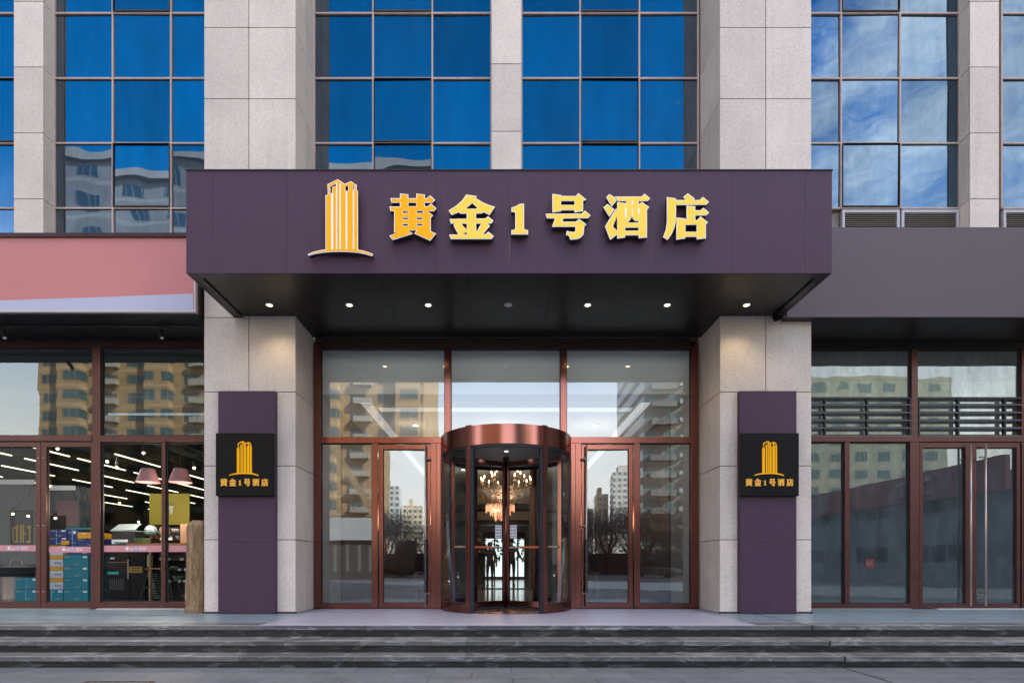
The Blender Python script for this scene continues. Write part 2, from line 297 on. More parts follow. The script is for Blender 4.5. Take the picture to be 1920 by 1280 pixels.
# ------------------------------------------------------------------ mesh builder
LOC = {}
class MB:
    def __init__(s): s.v = []; s.f = []; s.mi = []; s.m = 0
    def quad(s, pts):
        i = len(s.v); s.v += [tuple(p) for p in pts]; s.f.append(tuple(range(i, i + len(pts)))); s.mi.append(s.m)
    def box(s, x0, x1, y0, y1, z0, z1):
        if x0 > x1: x0, x1 = x1, x0
        if y0 > y1: y0, y1 = y1, y0
        if z0 > z1: z0, z1 = z1, z0
        i = len(s.v)
        s.v += [(x0,y0,z0),(x1,y0,z0),(x1,y1,z0),(x0,y1,z0),(x0,y0,z1),(x1,y0,z1),(x1,y1,z1),(x0,y1,z1)]
        for q in ((0,3,2,1),(4,5,6,7),(0,1,5,4),(1,2,6,5),(2,3,7,6),(3,0,4,7)):
            s.f.append(tuple(i + k for k in q)); s.mi.append(s.m)
        return s
    def tube(s, a, b, r, n=12, r2=None, cap=True):
        a = Vector(a); b = Vector(b); r2 = r if r2 is None else r2
        d = (b - a).normalized(); u = d.orthogonal().normalized(); v = d.cross(u)
        i = len(s.v)
        for k in range(n):
            c = u*math.cos(2*math.pi*k/n) + v*math.sin(2*math.pi*k/n)
            s.v.append(tuple(a + c*r)); s.v.append(tuple(b + c*r2))
        for k in range(n):
            j = (k+1) % n
            s.f.append((i+2*k, i+2*j, i+2*j+1, i+2*k+1)); s.mi.append(s.m)
        if cap:
            s.f.append(tuple(i+2*k for k in range(n-1, -1, -1))); s.mi.append(s.m)
            s.f.append(tuple(i+2*k+1 for k in range(n))); s.mi.append(s.m)
        return s
    def arc(s, cx, cy, r0, r1, z0, z1, a0, a1, n=40, closed=False):
        """ring sector wall between radii r0<r1; angle measured from the front (-Y) towards +X, degrees"""
        i = len(s.v); m_ = n if closed else n + 1
        for k in range(m_):
            a = R(a0 + (a1 - a0)*k/n); sx, cy_ = math.sin(a), -math.cos(a)
            for r, z in ((r0,z0),(r1,z0),(r1,z1),(r0,z1)): s.v.append((cx+sx*r, cy+cy_*r, z))
        for k in range(n):
            p = i+4*k; q = i+4*((k+1) % m_)
            for e in range(4):
                g = (e+1) % 4; s.f.append((p+e, q+e, q+g, p+g)); s.mi.append(s.m)
        if not closed:
            s.f.append((i,i+3,i+2,i+1)); s.mi.append(s.m); e = i+4*n; s.f.append((e,e+1,e+2,e+3)); s.mi.append(s.m)
        return s
    def disc(s, cx, cy, r, z, n=40, up=False):
        i = len(s.v)
        for k in range(n):
            a = 2*math.pi*k/n; s.v.append((cx+math.cos(a)*r, cy+math.sin(a)*r, z))
        s.f.append(tuple(range(i, i+n)) if up else tuple(range(i+n-1, i-1, -1))); s.mi.append(s.m); return s
    def prism(s, loops, y0, y1, tf):
        """loops of (u,v): outer first then holes; tf maps to (x,z); front face at y0, sides to y1"""
        L = [[Vector((*tf(p), 0)) for p in lp] for lp in loops]
        tris = tessellate_polygon(L); flat = [p for lp in L for p in lp]
        i = len(s.v)
        s.v += [(p.x, y0, p.y) for p in flat]; s.v += [(p.x, y1, p.y) for p in flat]; nfl = len(flat)
        for t in tris:
            a, b, c = (flat[k] for k in t)
            ccw = (b-a).cross(c-a).z > 0
            t = t if ccw else t[::-1]
            s.f.append(tuple(i+k for k in t)); s.mi.append(s.m)
            s.f.append(tuple(i+nfl+k for k in t[::-1])); s.mi.append(s.m)
        st = 0
        for lp in L:
            k = len(lp)
            for q in range(k):
                a = i+st+q; b = i+st+(q+1) % k
                s.f.append((a, a+nfl, b+nfl, b)); s.mi.append(s.m)
            st += k
        return s
    def lathe(s, cx, cy, prof, n=24):
        i = len(s.v)
        for r, z in prof:
            for k in range(n):
                a = 2*math.pi*k/n; s.v.append((cx+math.cos(a)*r, cy+math.sin(a)*r, z))
        for j in range(len(prof)-1):
            for k in range(n):
                q = (k+1) % n
                s.f.append((i+j*n+k, i+j*n+q, i+(j+1)*n+q, i+(j+1)*n+k)); s.mi.append(s.m)
        return s
    def build(s, name, mats, parent=None, bevel=0, smooth=False):
        off = LOC.get(parent.name, Vector()) if parent else Vector()
        me = bpy.data.meshes.new(name)
        me.from_pydata([(x-off.x, y-off.y, z-off.z) for x, y, z in s.v], [], s.f)
        if not isinstance(mats, (list, tuple)): mats = [mats]
        for m_ in mats: me.materials.append(m_)
        for p, k in zip(me.polygons, s.mi): p.material_index = min(k, len(mats)-1); p.use_smooth = smooth
        me.update()
        o = bpy.data.objects.new(name, me); COL.objects.link(o)
        if parent: o.parent = parent; LOC[o.name] = off
        if bevel:
            b = o.modifiers.new('bevel', 'BEVEL'); b.width = bevel; b.segments = 2; b.limit_method = 'ANGLE'
        return o
def tag(o, label, cat, group=None):
    o['label'] = label; o['category'] = cat
    if len(label.split()) > 16 or len(label.split()) < 4: print('LABEL', len(label.split()), label)
    if group: o['group'] = group
    return o
def thing(name, label, cat, loc=(0, 0, 0), group=None):
    o = bpy.data.objects.new(name, None); COL.objects.link(o); o.location = loc; o.empty_display_size = .2
    LOC[o.name] = Vector(loc)
    return tag(o, label, cat, group)
def struct(name, mb, m):
    o = mb.build(name, m); o['kind'] = 'structure'; return o
def B(*a): return MB().box(*a)
def copy_thing(src, loc, label=None):
    r = src.copy(); COL.objects.link(r); r.location = loc; LOC[r.name] = Vector(loc)
    if label: r['label'] = label
    for c in list(src.children):
        d = c.copy(); COL.objects.link(d); d.parent = r
        for g in list(c.children):
            h = g.copy(); COL.objects.link(h); h.parent = d
    return r
EPS = .003
#SECTION_SETTING
# ------------------------------------------------------------------ ground, steps, landing
struct('pavement', B(-400, 400, -400, -3.26, -.53, -.43), M['pave'])
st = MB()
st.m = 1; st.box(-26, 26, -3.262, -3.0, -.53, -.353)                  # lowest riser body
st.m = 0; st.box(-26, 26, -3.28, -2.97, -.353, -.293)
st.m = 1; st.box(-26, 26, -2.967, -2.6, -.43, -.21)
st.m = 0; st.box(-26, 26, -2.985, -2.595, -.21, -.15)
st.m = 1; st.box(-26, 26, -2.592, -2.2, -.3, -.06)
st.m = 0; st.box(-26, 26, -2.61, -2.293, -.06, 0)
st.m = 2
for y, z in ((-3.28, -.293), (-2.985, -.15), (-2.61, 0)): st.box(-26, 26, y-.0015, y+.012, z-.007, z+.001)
M['worn_lit'] = tiled('worn_lit_edge', (.16, .165, .168), (.26, .265, .27), (.05, .05, .05), 1.35, 5, rough=.6, var=.5, shift=(.4, 2.5, 0))  # paler nosing edges: worn stone with the edge highlight put into the colour
so_ = struct('steps', st, [M['slate'], M['riser'], M['worn_lit']])
bv = so_.modifiers.new('bevel', 'BEVEL'); bv.width = .005; bv.segments = 2
struct('landing', B(-26, 26, -2.29, .06, -.2, .0), M['landing'])
jt = MB()
for y, z0, z1 in ((-3.2835, -.353, -.292), (-2.9885, -.21, -.149), (-2.6135, -.06, .0012)): jt.box(4.13, 4.155, y, y+.003, z0, z1)
for y, z0, z1 in ((-3.2645, -.43, -.353), (-2.9695, -.293, -.21), (-2.5945, -.15, -.06)): jt.box(4.133, 4.15, y, y+.002, z0, z1)
jt.box(4.133, 4.152, -3.28, -2.972, -.294, -.2918); jt.box(4.133, 4.152, -2.985, -2.597, -.151, -.1488); jt.box(4.133, 4.15, -2.61, -.95, -.001, .0015)
jt.box(4.12, 4.15, -9, -3.27, -.4305, -.4285)
struct('expansion_joint', jt, M['gasket'])
em = thing('entrance_mat', 'wide lilac grey striped mat lying on the landing before the revolving door', 'door mat', (.12, -1.3, 0))
B(-3.15, 3.39, -2.585, -.10, .002, .007).build('mat_sheet', M['mat'], em)
B(-3.15, 3.39, -2.612, -2.586, .002, .012).build('edge_strip', M['strip'], em)
gc = thing('drain_cover', 'rusty framed drain cover set in the grey pavement at the foot of the steps', 'drain cover', (-4.0, -4.3, -.43))
mb = MB(); mb.box(-4.36, -3.64, -4.04, -4.015, -.44, -.424); mb.box(-4.36, -4.335, -4.6, -4.04, -.44, -.424); mb.box(-3.665, -3.64, -4.6, -4.04, -.44, -.424); mb.box(-4.36, -3.64, -4.625, -4.6, -.44, -.424)
mb.build('rim', simple('rust', (.10, .045, .03), .8, .3, var=.3), gc)
mb = MB()
for k in range(9): mb.box(-4.32+k*.073, -4.285+k*.073, -4.595, -4.045, -.44, -.426)
mb.build('grate', simple('cast_iron', (.10, .10, .10), .6, .5, var=.2), gc)

# ------------------------------------------------------------------ office building
ob = thing('office_building', 'office block with pale granite columns and a blue glass curtain wall above the shops', 'building', (0, 1, 0))
YC = -.886
ZT = 13.6
def clad(name, xs, y_front, y_back, zs, sides=(True, True), side_split=None, label=None):
    """stone pier clad with separate slabs: dark core, 10 mm open joints"""
    core = MB(); g = .006
    x0, x1 = xs[0], xs[-1]
    core.m = 1; core.box(x0+.018, x1-.018, y_front+.018, y_back, zs[0], zs[-1]); core.m = 0
    for i in range(len(zs)-1):
        z0, z1 = zs[i]+g, zs[i+1]-g
        for k in range(len(xs)-1):
            core.box(xs[k]+(g if k else 0), xs[k+1]-(g if k < len(xs)-2 else 0), y_front, y_front+.03, z0, z1)
        ys = [y_front+.03+2*g] + ([side_split] if side_split else []) + [y_back]
        for j in range(len(ys)-1):
            a, b = ys[j]+(g if j else 0), ys[j+1]-(g if j < len(ys)-2 else 0)
            if sides[0]: core.box(x0+.0015, x0+.0315, a, b, z0, z1)
            if sides[1]: core.box(x1-.0315, x1-.0015, a, b, z0, z1)
    o = core.build(name, [M['granite'], M['joint']], ob, bevel=.002)
    if label: o['label'] = label
    return o
zc = [0.0]; 
for p in (1011.3, 873, 734.5, 595): zc.append(Z(p, YC))
while zc[-1] < ZT: zc.append(zc[-1] + 133.3*(D+YC)/F)
zc[5] = Z(455, YC); zc[6] = Z(319, YC); zc[7] = Z(185.5, YC); zc[8] = Z(52, YC)
for i in range(9, len(zc)): zc[i] = zc[i-1] + 133.3*(D+YC)/F
CL = (X(383, YC), X(466.5, YC), X(554, YC)); CR = (X(1350, YC), X(1436, YC), X(1521, YC))
clad('stone_column', CL, YC, .05, zc, side_split=-.42)
clad('stone_column', CR, YC, .05, zc, side_split=-.42)
YM = -.43; zm = [6.0, Z(373, YM), Z(246.4, YM), Z(120.1, YM), Z(-6, YM), Z(-132, YM), Z(-258, YM)]
clad('stone_pier', (X(922, YM), X(977, YM)), YM, .05, zm)
YP = -.25
zp = [5.9]+[Z(v, YP) for v in (373, 249.5, 126, 3, -120, -243, -366)]
clad('stone_pier', (X(26, YP), X(81, YP)), YP-.0, .05, zp)
clad('stone_pier', (X(1819, YP), X(1873, YP)), YP, .05, zp)
clad('stone_pier', (X(26, YP)-4.9, X(81, YP)-4.9), YP, .05, zp)
clad('stone_pier', (X(1819, YP)+4.9, X(1873, YP)+4.9), YP, .05, zp)

rows = [Z(513), Z(391.8), Z(270.3), Z(149), Z(27.3), Z(-94), Z(-215.5), Z(-337)]
def bay(xs, zrows, mt, sash=(), name='window'):
    fr = MB(); w2 = .0145
    for i in range(len(xs)-1):
        for j in range(len(zrows)-1):
            tilt = rnd.uniform(-.0035, .0035); tz = rnd.uniform(-.004, .004)
            x0, x1, z0, z1 = xs[i]+w2*.6, xs[i+1]-w2*.6, zrows[j]+w2*.6, zrows[j+1]-w2*.6
            s_ = (i, j) in sash; yb = -.022 if s_ else .0
            b = MB(); dx = (x1-x0)*tilt; dz = (z1-z0)*tz; ym = yb
            a = [(x0, ym-dx-dz, z0), (x1, ym+dx-dz, z0), (x1, ym+dx+dz, z1), (x0, ym-dx+dz, z1)]
            b.quad(a); b.quad([(p[0], p[1]+.012, p[2]) for p in a][::-1])
            for q in range(4):
                p, r = a[q], a[(q+1) % 4]
                b.quad([p, (p[0], p[1]+.012, p[2]), (r[0], r[1]+.012, r[2]), r])
            o = b.build(name, mt, ob)
            if s_:
                o['label'] = 'opening window with a dark sash frame'
                sf = MB(); t = .009
                x0 += .008; x1 -= .008; z0 += .006; z1 -= .006
                sf.box(x0, x1, -.05, -.024, z1-t, z1); sf.box(x0, x1, -.05, -.024, z0, z0+.018)
                sf.box(x0, x0+t, -.05, -.024, z0+.018, z1-t); sf.box(x1-t, x1, -.05, -.024, z0+.018, z1-t)
                sf.build('sash_frame', M['gasket'], o)
    for i, x in enumerate(xs):
        fr.box(x-w2, x+w2, -.03, .03, zrows[0], zrows[-1])
    for z in zrows:
        for i in range(len(xs)-1): fr.box(xs[i]+w2, xs[i+1]-w2, -.027, .028, z-w2, z+w2)
    fr.build('mullions', M['mullion'], ob)
bay([X(104)-.0, X(213), X(322), X(383, YC)+.05], rows, M['blue'], sash=((1, 1), (1, 4), (1, 7)))
bay([X(590), X(700), X(811), X(921)], rows[1:], M['blue'], sash=((1, 3), (1, 1), (1, 0)))
bay([X(978), X(1087.5), X(1198), X(1308)], rows[1:], M['blue'], sash=((1, 3), (1, 1), (1, 0)))
bay([X(1521, YC)-.05, X(1575.5), X(1686), X(1797)], rows[1:], M['blue2'], sash=((1, 0), (1, 3), (1, 6)))
bay([X(26, YP)-4.9+.5, -11.9, -10.8, -9.7, X(24)+.2], rows, M['blue'], sash=((3, 2),))
bay([X(1876), 10.05, 11.1, 12.2, X(1819, YP)+4.9], rows[1:], M['blue2'], sash=((1, 1),))
# louvred vents under the right-hand bays
for x0, x1 in ((X(1577), X(1684)), (X(1688), X(1795)), (X(1876)+.02, 10.0)):
    v = MB(); z1 = Z(396); z0 = z1-.75
    v.box(x0, x0+.045, -.04, .02, z0, z1); v.box(x1-.045, x1, -.04, .02, z0, z1); v.box(x0+.045, x1-.045, -.04, .02, z1-.045, z1); v.box(x0+.045, x1-.045, -.04, .02, z0, z0+.045)
    o = v.build('vent', simple('vent_frame', (.42, .43, .47), .5), ob)
    s_ = MB(); z = z0+.06
    while z < z1-.06:
        s_.quad([(x0+.045, -.034, z), (x1-.045, -.034, z), (x1-.045, -.005, z+.026), (x0+.045, -.005, z+.026)]); z += .034
    s_.m = 1; s_.box(x0+.045, x1-.045, .0, .01, z0, z1-.045)
    s_.build('slats', [simple('vent_slat', (.45, .40, .32), .5), M['gasket']], o)
# body of the building: upper floors, core behind the glass
wb = MB(); wb.box(-30, 30, .08, 22, 4.95, ZT); wb.box(-30, 30, -.5, 22, ZT, 46)
wb.box(-30, X(26, YP)-4.9, -.2, .08, 4.95, ZT); wb.box(X(1873, YP)+4.9, 30, -.2, .08, 4.95, ZT)
wb.build('wall', simple('far_wall', (.30, .27, .25), .7, var=.1), ob)
pw = MB(); pw.box(CL[0]+.05, CL[2]-.05, .06, 19, 0, 4.94); pw.box(CR[0]+.05, CR[2]-.05, .06, 19, 0, 4.94)
pw.box(-26, 26, 19, 19.2, 2.45, 4.94); pw.box(-26, -.7, 19, 19.2, 0, 2.45); pw.box(1.35, 26, 19, 19.2, 0, 2.45)
pw.box(-26.2, -26, .06, 19, 0, 4.94); pw.box(26, 26.2, .06, 19, 0, 4.94)
pw.build('inner_wall', M['wallw'], ob)
#SECTION_CANOPY
# ------------------------------------------------------------------ entrance canopy
XL, XR, YF = X(349, -2.25), X(1560, -2.25), -2.25
ZS, ZTOP = Z(512, YF), Z(320, YF)
cn = thing('entrance_canopy', 'deep purple box canopy with black underside carrying the gold hotel name over the entrance', 'canopy', (.13, -1.2, ZS))
f_ = MB()
seams = [-4.15+.0, -2.92, -1.69, -.46, .77, 2.0, 3.23, 4.46]
fx = [XL]+[X(p_, YF) for p_ in (400, 538, 677, 818, 955, 1092, 1230, 1372, 1510)]+[XR]
for i in range(len(fx)-1): f_.box(fx[i]+(.0009 if i else 0), fx[i+1]-(.0009 if i < len(fx)-2 else 0), YF, YF+.03, ZS, ZTOP)
f_.box(XL, XL+.03, YF+.03, YC-.004, ZS, ZTOP); f_.box(XR-.03, XR, YF+.03, YC-.004, ZS, ZTOP)
f_.build('fascia', M['purple'], cn, bevel=.0008)
f_ = MB(); f_.box(XL+.03, XR-.03, YF+.03, YC-.004, ZTOP-.05, ZTOP-.02); f_.build('roof_sheet', M['soffit'], cn)
f_ = MB(); f_.box(XL-.01, XR+.01, YF-.012, YF+.05, ZTOP+.001, ZTOP+.012); f_.build('top_trim', M['gasket'], cn)
lip = MB(); lw_ = .115
lip.box(XL+.031, XR-.031, YF+.032, YF+.032+lw_, ZS+.002, ZS+.03)
lip.box(XL+.031, XL+.031+lw_, YF+.032+lw_+.002, YC-.006, ZS+.002, ZS+.03); lip.box(XR-.031-lw_, XR-.031, YF+.032+lw_+.002, YC-.006, ZS+.002, ZS+.03)
lip.build('soffit_border', M['soffit'], cn, bevel=.003)
sf = MB(); xs_ = [XL+.16] + seams[1:-1] + [XR-.16]
for i in range(len(xs_)-1):
    sf.box(xs_[i]+.003, xs_[i+1]-.003, YF+.17, YC-.006, ZS+.022, ZS+.034)
for i in range(len(xs_)-1):
    a, b = max(xs_[i]+.003, CL[2]+.004), min(xs_[i+1]-.003, CR[0]-.004)
    if b > a: sf.box(a, b, YC-.006, -.06, ZS+.022, ZS+.034)
sf.m = 1; sf.box(XL+.04, XR-.04, YF+.04, YC-.006, ZS+.05, ZS+.06); sf.box(CL[2]+.004, CR[0]-.004, YC-.006, -.02, ZS+.05, ZS+.06)
sf.build('soffit', [M['soffit'], M['gasket']], cn)

# downlights
dl_x = [-3.583, -2.333, -1.10, .15, 1.391, 2.633, 3.875]
dl_l = ['lit round downlight in the black canopy soffit above the left stone column',
        'lit round downlight in the canopy soffit, second from the left end of the row',
        'lit round downlight in the canopy soffit, directly left of the unlit one',
        'round unlit downlight in the middle of the black canopy soffit',
        'lit round downlight in the canopy soffit, directly right of the unlit one',
        'lit round downlight in the canopy soffit, second from the right end of the row',
        'lit round downlight in the black canopy soffit above the right stone column']
for x, l in zip(dl_x, dl_l):
    off = 'unlit' in l and 'middle' in l
    t = thing('downlight', l, 'ceiling light', (x, -1.30, ZS+.022), 'downlights recessed in the canopy soffit')
    r = MB(); r.arc(x, -1.3, .042, .062, ZS+.006, ZS+.021, 0, 360, 28, True); r.build('trim_ring', M['strip'], t, smooth=False)
    b = MB(); b.disc(x, -1.3, .041, ZS+.014, 24); b.build('bulb', M['lamp_off'] if off else M['lamp_d'], t)
    if not off:
        L = bpy.data.lights.new('downlight_lamp', 'SPOT'); L.energy = 4.5; L.color = (1, .78, .52); L.spot_size = R(118); L.spot_blend = .9; L.shadow_soft_size = .04
        lo = bpy.data.objects.new('downlight_lamp', L); COL.objects.link(lo); lo.location = (0, 0, -.03); lo.parent = t

# security camera
sc_ = thing('security_camera', 'small black security camera under the right rear corner of the canopy', 'camera', (4.55, -1.0, 4.84))
MB().tube((4.50, -.95, 4.855), (4.50, -.95, 4.80), .04, 16).build('mount', M['black'], sc_)
MB().tube((4.50, -.95, 4.79), (4.56, -1.10, 4.765), .038, 18).build('camera_body', M['black'], sc_)
mb = MB()
for a in range(4):
    p = Vector((4.562, -1.1035, 4.765)); mb.tube(p+Vector((math.cos(a*1.57+.78)*.024, 0, math.sin(a*1.57+.78)*.024)), p+Vector((math.cos(a*1.57+.78)*.024, -.004, math.sin(a*1.57+.78)*.024)), .004, 8)
mb.build('infrared_lights', M['paper'], sc_)

# ------------------------------------------------------------------ neighbouring sign boards
YS = -1.07
ls = thing('shop_sign_board', 'long blank pink sign board with a lilac strip along its foot, over the left shop', 'sign', (-10, YS, 5.4))
xr = X(364, YS); zb, zt = Z(582, YS), Z(446, YS)
B(-26, xr, YS, YS+.05, zb, zt).build('pink_face', M['pink'], ls)
sw = MB(); sw.prism([[(-26, zb+.002), (xr-.015, zb+.002), (xr-.015, Z(550.5, YS)), (X(200, YS), Z(557, YS)), (X(0, YS), Z(563.5, YS)), (-26, Z(575, YS))]], YS-.006, YS-.001, lambda p: p)
sw.build('lilac_strip', M['lilac'], ls)
tr_ = MB(); tr_.box(-26, xr+.03, YS-.012, YS+.05, zb-.03, zb-.001); tr_.box(xr+.001, xr+.03, YS-.012, YS+.05, zb-.001, zt)
tr_.build('pale_trim', simple('pale_trim', (.50, .42, .44), .45, .2), ls)
tr_ = MB(); tr_.box(-26, xr+.03, YS-.03, YS+.5, zt+.001, zt+.065); tr_.box(xr+.004, xr+.03, YS+.051, YC+.1, zb-.03, zt); tr_.box(-26, xr+.004, YS+.06, -.04, zb-.028, zb-.004)
tr_.build('dark_casing', M['bronze_dark'], ls)
sfl = MB()
for i in range(9): sfl.box(-26+i*2.36+.003, -26+(i+1)*2.36-.003 if i < 8 else xr, YS+.05, -.045, zb-.042, zb-.03)
sfl.build('soffit', M['soffit_n'], ls)
rs = thing('shop_sign_board', 'plain blank grey mauve sign board over the right shop', 'sign', (12, YS, 5.4))
zb2, zt2 = Z(594, YS), Z(426, YS)
B(XR+.004, 26, YS, YS+.06, zb2, zt2).build('grey_face', M['greyband'], rs)
sfl = MB()
for i in range(8): sfl.box(5.14+i*2.6+.003 if i else CR[2]+.003, 5.14+(i+1)*2.6-.003, YS+.062, -.045, zb2+.002, zb2+.014)
sfl.box(XR+.004, CR[2], YS+.062, YC-.004, zb2+.002, zb2+.014)
sfl.build('soffit', M['soffit_b'], rs)

# track lights under the left sign board
tk = thing('lighting_track', 'thin black lighting track along the soffit over the left shop window', 'lighting track', (-8, -.75, zb-.05))
yt = -.62
B(X(368, yt)-9, X(371, yt), yt-.017, yt+.017, zb-.066, zb-.043).build('rail', M['gasket'], tk)
for px, l in ((312, 'black cylinder spotlight hanging from the track near the left stone column'), (20, 'black cylinder spotlight hanging from the track at the left edge of the photo')):
    x = X(px, yt); t = thing('track_spotlight', l, 'spotlight', (x, yt, zb-.07), 'spotlights on the track over the left shop')
    B(x-.11, x+.07, yt-.02, yt+.02, zb-.10, zb-.067).build('driver_box', M['gasket'], t)
    MB().tube((x-.06, yt, zb-.10), (x-.07, yt-.02, zb-.17), .008, 8).build('arm', M['gasket'], t)
    a = Vector((x-.10, yt-.03, zb-.14)); b = Vector((x-.02, yt-.09, zb-.29))
    h = MB().tube(a, b, .032, 18).build('lamp_head', simple('spot_body', (.03, .03, .032), .4, .4), t, smooth=False)
    d = (b-a).normalized(); MB().tube(b+d*.001, b+d*.004, .024, 16).build('lens', M['lamp_off'], h)

# ------------------------------------------------------------------ lettering
U = 1/11.636
GL = {
 'huang': (720, [
   ([(350,158),(532,175),(530,258),(705,258),(705,158),(893,178),(890,258),(942,258),(1005,196),(1118,297),(1058,358),(890,358),(890,432),(957,432),(1028,372),(1145,482),(1092,542),(950,542),(1072,630),(1022,685),(1022,980),(1140,1028),(1008,1185),(660,1028),(712,962),(540,962),(632,1032),(190,1172),(118,1072),(320,1000),(222,1010),(222,542),(145,542),(118,440),(350,440),(350,358),(165,358),(140,258),(350,258)],
    [[(535,358),(705,358),(705,432),(535,432)],[(410,545),(525,545),(525,580),(415,580)],[(715,540),(868,540),(830,580),(715,580)],[(410,685),(525,685),(525,718),(410,718)],[(715,685),(838,685),(838,718),(715,718)],[(410,823),(525,823),(525,858),(410,858)],[(715,823),(838,823),(838,858),(715,858)]], [])]),
 'jin': (830, [
   ([(515,178),(745,212),(722,258),(870,345),(1010,405),(1145,445),(1020,628),(890,560),(858,592),(730,592),(730,700),(930,700),(990,650),(1108,750),(1058,812),(965,812),(1035,855),(885,1042),(935,1042),(998,985),(1118,1085),(1065,1150),(180,1150),(142,1050),(340,1050),(235,848),(270,815),(180,815),(150,710),(525,706),(525,595),(375,595),(362,560),(195,628),(130,525),(300,420),(430,300)],
    [[(645,365),(755,465),(735,488),(505,488)],[(405,815),(525,815),(525,945)],[(525,990),(525,1045),(445,1045)],[(732,815),(838,815),(740,985),(732,985)]], [])]),
 'one': (930, [
   ([(530,378),(612,378),(612,900),(625,935),(655,950),(700,950),(700,1048),(332,1048),(332,955),(385,947),(412,930),(420,900),(420,590),(410,567),(385,558),(335,558),(335,465),(430,432)], [], [])]),
 'hao': (1010, [
   ([(298,162),(490,190),(488,210),(812,210),(865,145),(1038,290),(968,318),(968,542),(780,570),(780,522),(488,522),(485,545),(298,570)], [[(490,322),(780,322),(780,405),(490,405)]], []),
   ([(150,595),(942,595),(1005,525),(1132,632),(1072,695),(540,700),(520,768),(808,768),(880,708),(1042,830),(992,880),(985,1010),(962,1070),(905,1125),(830,1155),(690,1162),(672,1105),(640,1072),(595,1062),(610,968),(700,990),(765,992),(795,980),(803,882),(290,882),(352,700),(180,698)], [], [])]),
 'jiu': (1120, [
   ([(262,168),(388,246),(418,316),(312,440),(188,238)], [], []),
   ([(215,385),(375,505),(262,665),(132,460)], [], []),
   ([(385,222),(965,222),(1025,158),(1155,265),(1092,325),(900,325),(900,385),(975,340),(1132,455),(1082,510),(1082,1115),(900,1132),(900,1068),(605,1068),(605,1118),(432,1138),(432,1052),(278,1165),(165,872),(405,488),(432,488),(432,340),(606,365),(610,398),(622,398),(622,325),(440,322),(412,262)],
    [[(430,650),(430,968),(338,876)],[(755,655),(778,715),(820,755),(898,762),(898,790),(655,790),(705,742)],[(608,900),(895,900),(895,965),(608,965)]],
    [(750,305,778,405),(595,470,630,690),(750,470,768,650),(885,470,915,612)])]),
 'dian': (1230, [
   ([(232,232),(432,262),(432,298),(640,298),(590,232),(692,152),(838,262),(818,298),(952,298),(1018,228),(1155,340),(1090,405),(435,408),(432,750),(400,900),(340,1040),(245,1172),(152,1105),(210,950),(235,780)], [], []),
   ([(445,678),(640,700),(640,735),(662,735),(665,420),(855,435),(855,522),(968,522),(1030,465),(1155,572),(1095,635),(855,635),(855,735),(895,735),(970,652),(1132,785),(1085,835),(1085,1132),(885,1158),(885,1100),(635,1100),(632,1135),(440,1165)], [[(640,840),(885,840),(885,990),(640,990)]], [])]),
}
def e16(l): return [(600+a/16, 330+b/16) for a, b in l]
LOGO_OUT = [(610.6,468),(610.4,367),(615,365),(614,346.3),(633.4,336.9),(646.9,345.6),(658.1,340.3),(669,347.8),(669,357.3),(671.2,358.4),(671.5,468.4),(681,470.2),(690.5,472.9),(699.7,476.5),(698.4,481),(686,477.2),(672,474.4),(655,472.9),(637,472.3),(620,472.9),(603,474.4),(591,476.4),(579,479.8),(577,477.2),(587,473),(598,470)]
LOGO_H = [e16([(310,330),(490,240),(490,308),(370,340),(362,515),(310,528)]), e16([(765,335),(850,300),(850,450),(805,465),(765,445)]), e16([(985,325),(1020,318),(1020,388),(985,405)])]
LOGO_ST = [(340,540,400),(487,222,518),(592,240,630),(777,480,823),(992,440,1025)]
def area(p): return .5*sum(p[i][0]*p[(i+1) % len(p)][1]-p[(i+1) % len(p)][0]*p[i][1] for i in range(len(p)))
def inset(p, d):
    """move every edge of the loop towards its inside by d (negative grows it)"""
    s = 1 if area(p) > 0 else -1; n = len(p); r = []
    for i in range(n):
        a, b, c = Vector(p[i-1]), Vector(p[i]), Vector(p[(i+1) % n])
        e1 = (b-a).normalized(); e2 = (c-b).normalized()
        n1 = Vector((-e1.y, e1.x))*s; n2 = Vector((-e2.y, e2.x))*s
        k = 1 + n1.dot(n2); m_ = (n1+n2)/max(k, .45)
        r.append(tuple(b + m_*d))
    return r
YL = YF-.10
def to_w(Y): return lambda p: (X(p[0], Y), Z(p[1], Y))
def sign_part(t, pieces, gold, stripes=(), name='letter'):
    tf = to_w(YL)
    body = MB(); rim = MB(); face = MB()
    for outl, holes in pieces:
        body.prism([inset(outl, .12)]+[inset(h, -.12) for h in holes], YL+.0005, YF-.028, tf)
        rim.prism([outl]+holes, YL-.006, YL, tf)
        face.prism([inset(outl, 1.25)]+[inset(h, -1.0) for h in holes], YL-.0085, YL-.0062, tf)
    # standoff pins back to the fascia
    u0, v0, u1, v1 = min(p[0] for o_, h in pieces for p in o_), min(p[1] for o_, h in pieces for p in o_), max(p[0] for o_, h in pieces for p in o_), max(p[1] for o_, h in pieces for p in o_)
    body.build(name+'_return', M['return'], t); rim.build('white_rim', M['white'], t); fo = face.build('gold_face', gold, t)
    return fo
words = {'huang': ('first', 'box-shaped with two feet'), 'jin': ('second', 'roof-topped'), 'one': ('third', 'numeral 1'), 'hao': ('fourth', 'box over a hook'), 'jiu': ('fifth', 'with three dots at its left'), 'dian': ('last', 'with a long left sweep')}
names = {'huang': 'huang, the first gold character, next to the tower emblem', 'jin': 'jin, the roof-topped gold character just left of the numeral 1', 'one': 'small gold numeral 1 in the middle of the hotel name',
         'hao': 'hao, the gold character with a box over a hook, just right of the numeral 1', 'jiu': 'jiu, the gold character with three dots at its left, second from the right', 'dian': 'dian, the last gold character, at the right end of the hotel name'}
PIECES = {}
